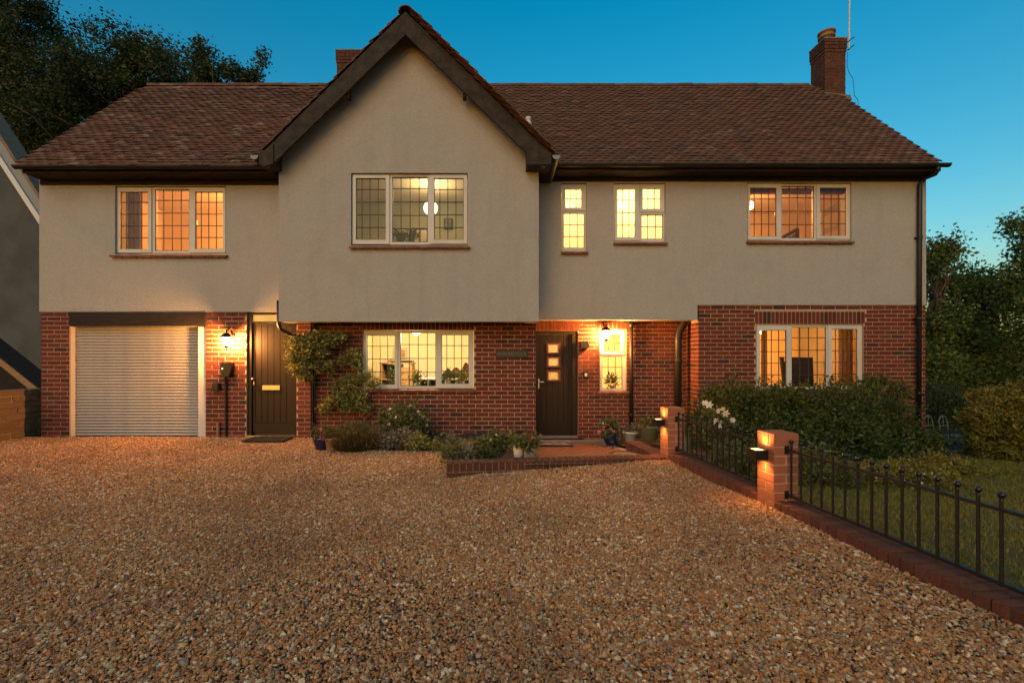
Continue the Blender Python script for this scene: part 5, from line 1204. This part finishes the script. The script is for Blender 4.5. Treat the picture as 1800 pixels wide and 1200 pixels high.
pot('olive_tub', 'large olive green tub with a single pink flower by the farther pillar', 1141, 773, 7.9, [(.13, 0), (.14, .01), (.165, .19), (.175, .2), (.175, .235), (.16, .235)], m_olive, lambda y: -.02, (.16, .05, 40, .055, m_shrub), [('h', [(1144, 743)], .035, m_pink)])
mb = MB(); mb.lathe([(.06, -.2), (.06, .16), (.002, .17)], 12); o = part('tub', mb, m_olive); b = thing('slim_pot', 'tall slim green pot seen through the railing near the bay', 'plant pot', (wx(1206, 7.0), 7.0, .02), 0, 'planted pots'); o.parent = b; o.name = 'pot'; foliage('foliage', [(0, 0, .22, .08, .08, .07)], 26, 9, .03, .045, m_shrub, b)
# small squirrel-like ornament and stick on the porch
t = thing('garden_ornament', 'small weathered animal ornament behind the fuchsia pot', 'ornament', (wx(1080, 8.6), 8.6, pave_z(8.6)))
mb = MB(); mb.lathe([(.05, 0), (.06, .04), (.05, .16), (.035, .24), (.03, .27)], 12); part('body', mb, m_stonep, t, True)
mb = MB(); mb.lathe([(.004, .25), (.035, .265), (.045, .30), (.038, .335), (.005, .35)], 12, (-.01, -.02, 0)); mb.tube([(-.03, -.01, .33), (-.035, -.01, .37)], [.012, .003], 6); mb.tube([(.012, -.01, .33), (.018, -.01, .37)], [.012, .003], 6); part('head', mb, m_stonep, t, True)
mb = MB(); mb.tube([(.05, .02, .02), (.10, .03, .1), (.085, .03, .2), (.05, .03, .26)], [.02, .035, .035, .012], 8); part('tail', mb, m_stonep, t, True)
# window-sill plants inside
def sillplant(label, px, py, Y, m, ptm, r=.08, h=.1):
    b = P(px, py, Y); t = thing('window_plant', label, 'house plant', tuple(b)); mb = MB(); mb.lathe([(.04, 0), (.055, .07), (.05, .072)], 12); part('pot', mb, ptm, t, True)
    foliage('foliage', [(0, 0, .07+h*.8, r, r, h)], 26, 7, .04, .07, m, t, .3, 1.)
sillplant('spiky house plant in a white pot, left in the study casement', 787, 676, YGB+.42, m_hedge, m_creamp, .1, .1)
sillplant('grassy house plant in the middle study pane', 733, 679, YGB+.42, m_yew, m_creamp)
sillplant('pale leaved house plant at the right of the study window', 812, 676, YGB+.42, m_climb, m_creamp)
sillplant('dark tall plant inside the left study casement', 690, 678, YGB+.6, m_hedge, m_dark, .1, .22)
sillplant('dark plant behind the porch window', 1075, 684, YP+.42, m_hedge, m_stonep, .12, .12)
sillplant('left leafy plant on the gable window sill', 703, 426, YG+.4, m_hedge, m_dark, .12, .05); sillplant('right leafy plant on the gable window sill', 724, 426, YG+.4, m_hedge, m_dark, .1, .05)
mb = MB(); mb.box(wx(640, YGB+.4), wx(830, YGB+.4), YGB+.27, YGB+.55, wz(679, YGB+.4)-.03, wz(679, YGB+.4)-.003); part('inner_sill', mb, m_upvc, house)
mb = MB(); mb.box(wx(1050, YP+.4), wx(1100, YP+.4), YP+.27, YP+.55, wz(684, YP+.4)-.03, wz(684, YP+.4)-.003); part('inner_sill', mb, m_upvc, house)
# ------------------------------------------------------------------ left boundary: block wall, shed, neighbour
t = thing('block_wall', 'weathered sandy block wall at the left edge', 'boundary wall', (-8.05, 8.4, 0))
mb = MB(); mb.box(-.24, -.008, -5.5, -.01, -.3, .78); part('mortar_core', mb, m_mortar, t)
hb5 = MB().bevbox(-.5, .5, -.5, .5, -.5, .5, .05).mesh('block'); hb5.materials.append(m_block)
for r_ in range(8):
    y = -.0 - (.0 if r_ % 2 else .18)
    if r_ % 2 == 0:
        o = bpy.data.objects.new('block', hb5); COL.objects.link(o); o.parent = t; o.location = (-.12, -.085, .05+r_*.102); o.scale = (.26, .17, .095)
    while y > -3.2:
        l = rnd.uniform(.34, .48); o = bpy.data.objects.new('block', hb5); COL.objects.link(o); o.parent = t
        o.location = (-.12+rnd.uniform(-.012, .012), y-l/2, .05+r_*.102); o.scale = (.26, l-.008, .096); o.rotation_euler = (0, rnd.uniform(-.02, .02), rnd.uniform(-.015, .015)); y -= l
t = thing('timber_lean_to', 'low timber lean-to roof behind the left block wall', 'shed')
Yn = 8.75
p0, p1 = P(-60, 582, Yn), P(66, 682, Yn)
mb = MB(); mb.prism([(p0.x, p0.z), (p1.x, p1.z), (p1.x-.02, p1.z-.05), (p1.x-.12, p1.z-.05), (p0.x, p0.z-.13)][::-1], Yn, Yn+.04); part('barge_board', mb, m_wood, t)
mb = MB(); mb.prism([(p0.x, p0.z+.05), (p1.x+.05, p1.z+.02), (p1.x+.05, p1.z), (p0.x, p0.z+.02)][::-1], Yn-.03, Yn+.42); part('roof_sheet', mb, m_timber, t)
mb = MB(); mb.prism([(p0.x, -.2), (p1.x-.1, -.2), (p1.x-.1, p1.z-.04), (p0.x, p0.z-.1)], Yn+.4, Yn+.45); part('back_panel', mb, m_timber, t)
t = thing('neighbour_house', 'dark grey rendered neighbouring house with steep gable roof', 'house')
Yn = 10.6
def nl(y0, px, Y=Yn): return (wx(px, Y), wz(y0 + 1.53*px, Y))
xa, xb = -330, 120
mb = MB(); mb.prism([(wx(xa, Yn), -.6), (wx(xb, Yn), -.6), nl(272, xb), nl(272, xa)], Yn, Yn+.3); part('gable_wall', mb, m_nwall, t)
mb = MB(); mb.prism([nl(281, xa), nl(281, xb), nl(266, xb), nl(266, xa)], Yn-.09, Yn-.004); part('wall_trim', mb, m_flue, t)
mb = MB(); mb.prism([nl(265, xa), nl(265, xb), nl(236, xb), nl(236, xa)], Yn-.05, Yn-.006); part('barge_board', mb, m_nboard, t)
mb = MB(); mb.prism([nl(235, xa), nl(235, xb), nl(226, xb), nl(226, xa)], Yn-.12, Yn+.35); part('roof', mb, m_tileL, t)
# garden gate and hooped chairs beyond the right corner
Yq = 9.6
t = thing('iron_gate', 'dark iron side gate beyond the right corner of the house', 'gate', (wx(1655, Yq), Yq, -.2))
x0, x1 = wx(1630, Yq)-wx(1655, Yq), wx(1684, Yq)-wx(1655, Yq)
for zz in (.12, .85, .98):
    mb = MB(); mb.box(x0, x1, -.012, .012, zz, zz+.025); part('rail', mb, m_iron, t)
for i in range(8):
    xx = x0+(x1-x0)*i/7; mb = MB(); mb.tube([(xx, 0, .02), (xx, 0, .98)], .008, 6); part('bar', mb, m_iron, t)
def hoop_chair(label, px, Y):
    t = thing('garden_chair', label, 'garden chair', (wx(px, Y), Y, wz(762, Y)-.12), .35, 'hooped metal garden chairs'); w = .13
    mb = MB(); mb.tube([(-w, .1, .1), (-w*1.0, .12, .3)] + [(-w*math.cos(math.pi*k/8), .13, .32+w*1.0*math.sin(math.pi*k/8)) for k in range(9)] + [(w, .12, .3), (w, .1, .1)], .009, 6); part('back_hoop', mb, m_stonep, t, True)
    mb = MB(); mb.tube([(-w, .11, .26), (w, .11, .26)], .007, 6); mb.tube([(0, .12, .26), (0, .13, .45)], .006, 6); part('back_rail', mb, m_stonep, t)
    mb = MB(); mb.lathe([(.135, .15), (.15, .155), (.15, .17), (.01, .175)], 14, (0, -.03, 0)); part('seat', mb, m_iron, t)
    for sx in (-1, 1):
        for sy in (-1, 1): mb = MB(); mb.tube([(sx*.09, sy*.09-.03, .15), (sx*.12, sy*.12-.03, -.1)], .008, 6); part('leg', mb, m_stonep, t)
hoop_chair('left hooped metal garden chair by the iron gate', 1646, 8.8); hoop_chair('right hooped metal garden chair half behind the hedge', 1672, 8.9)
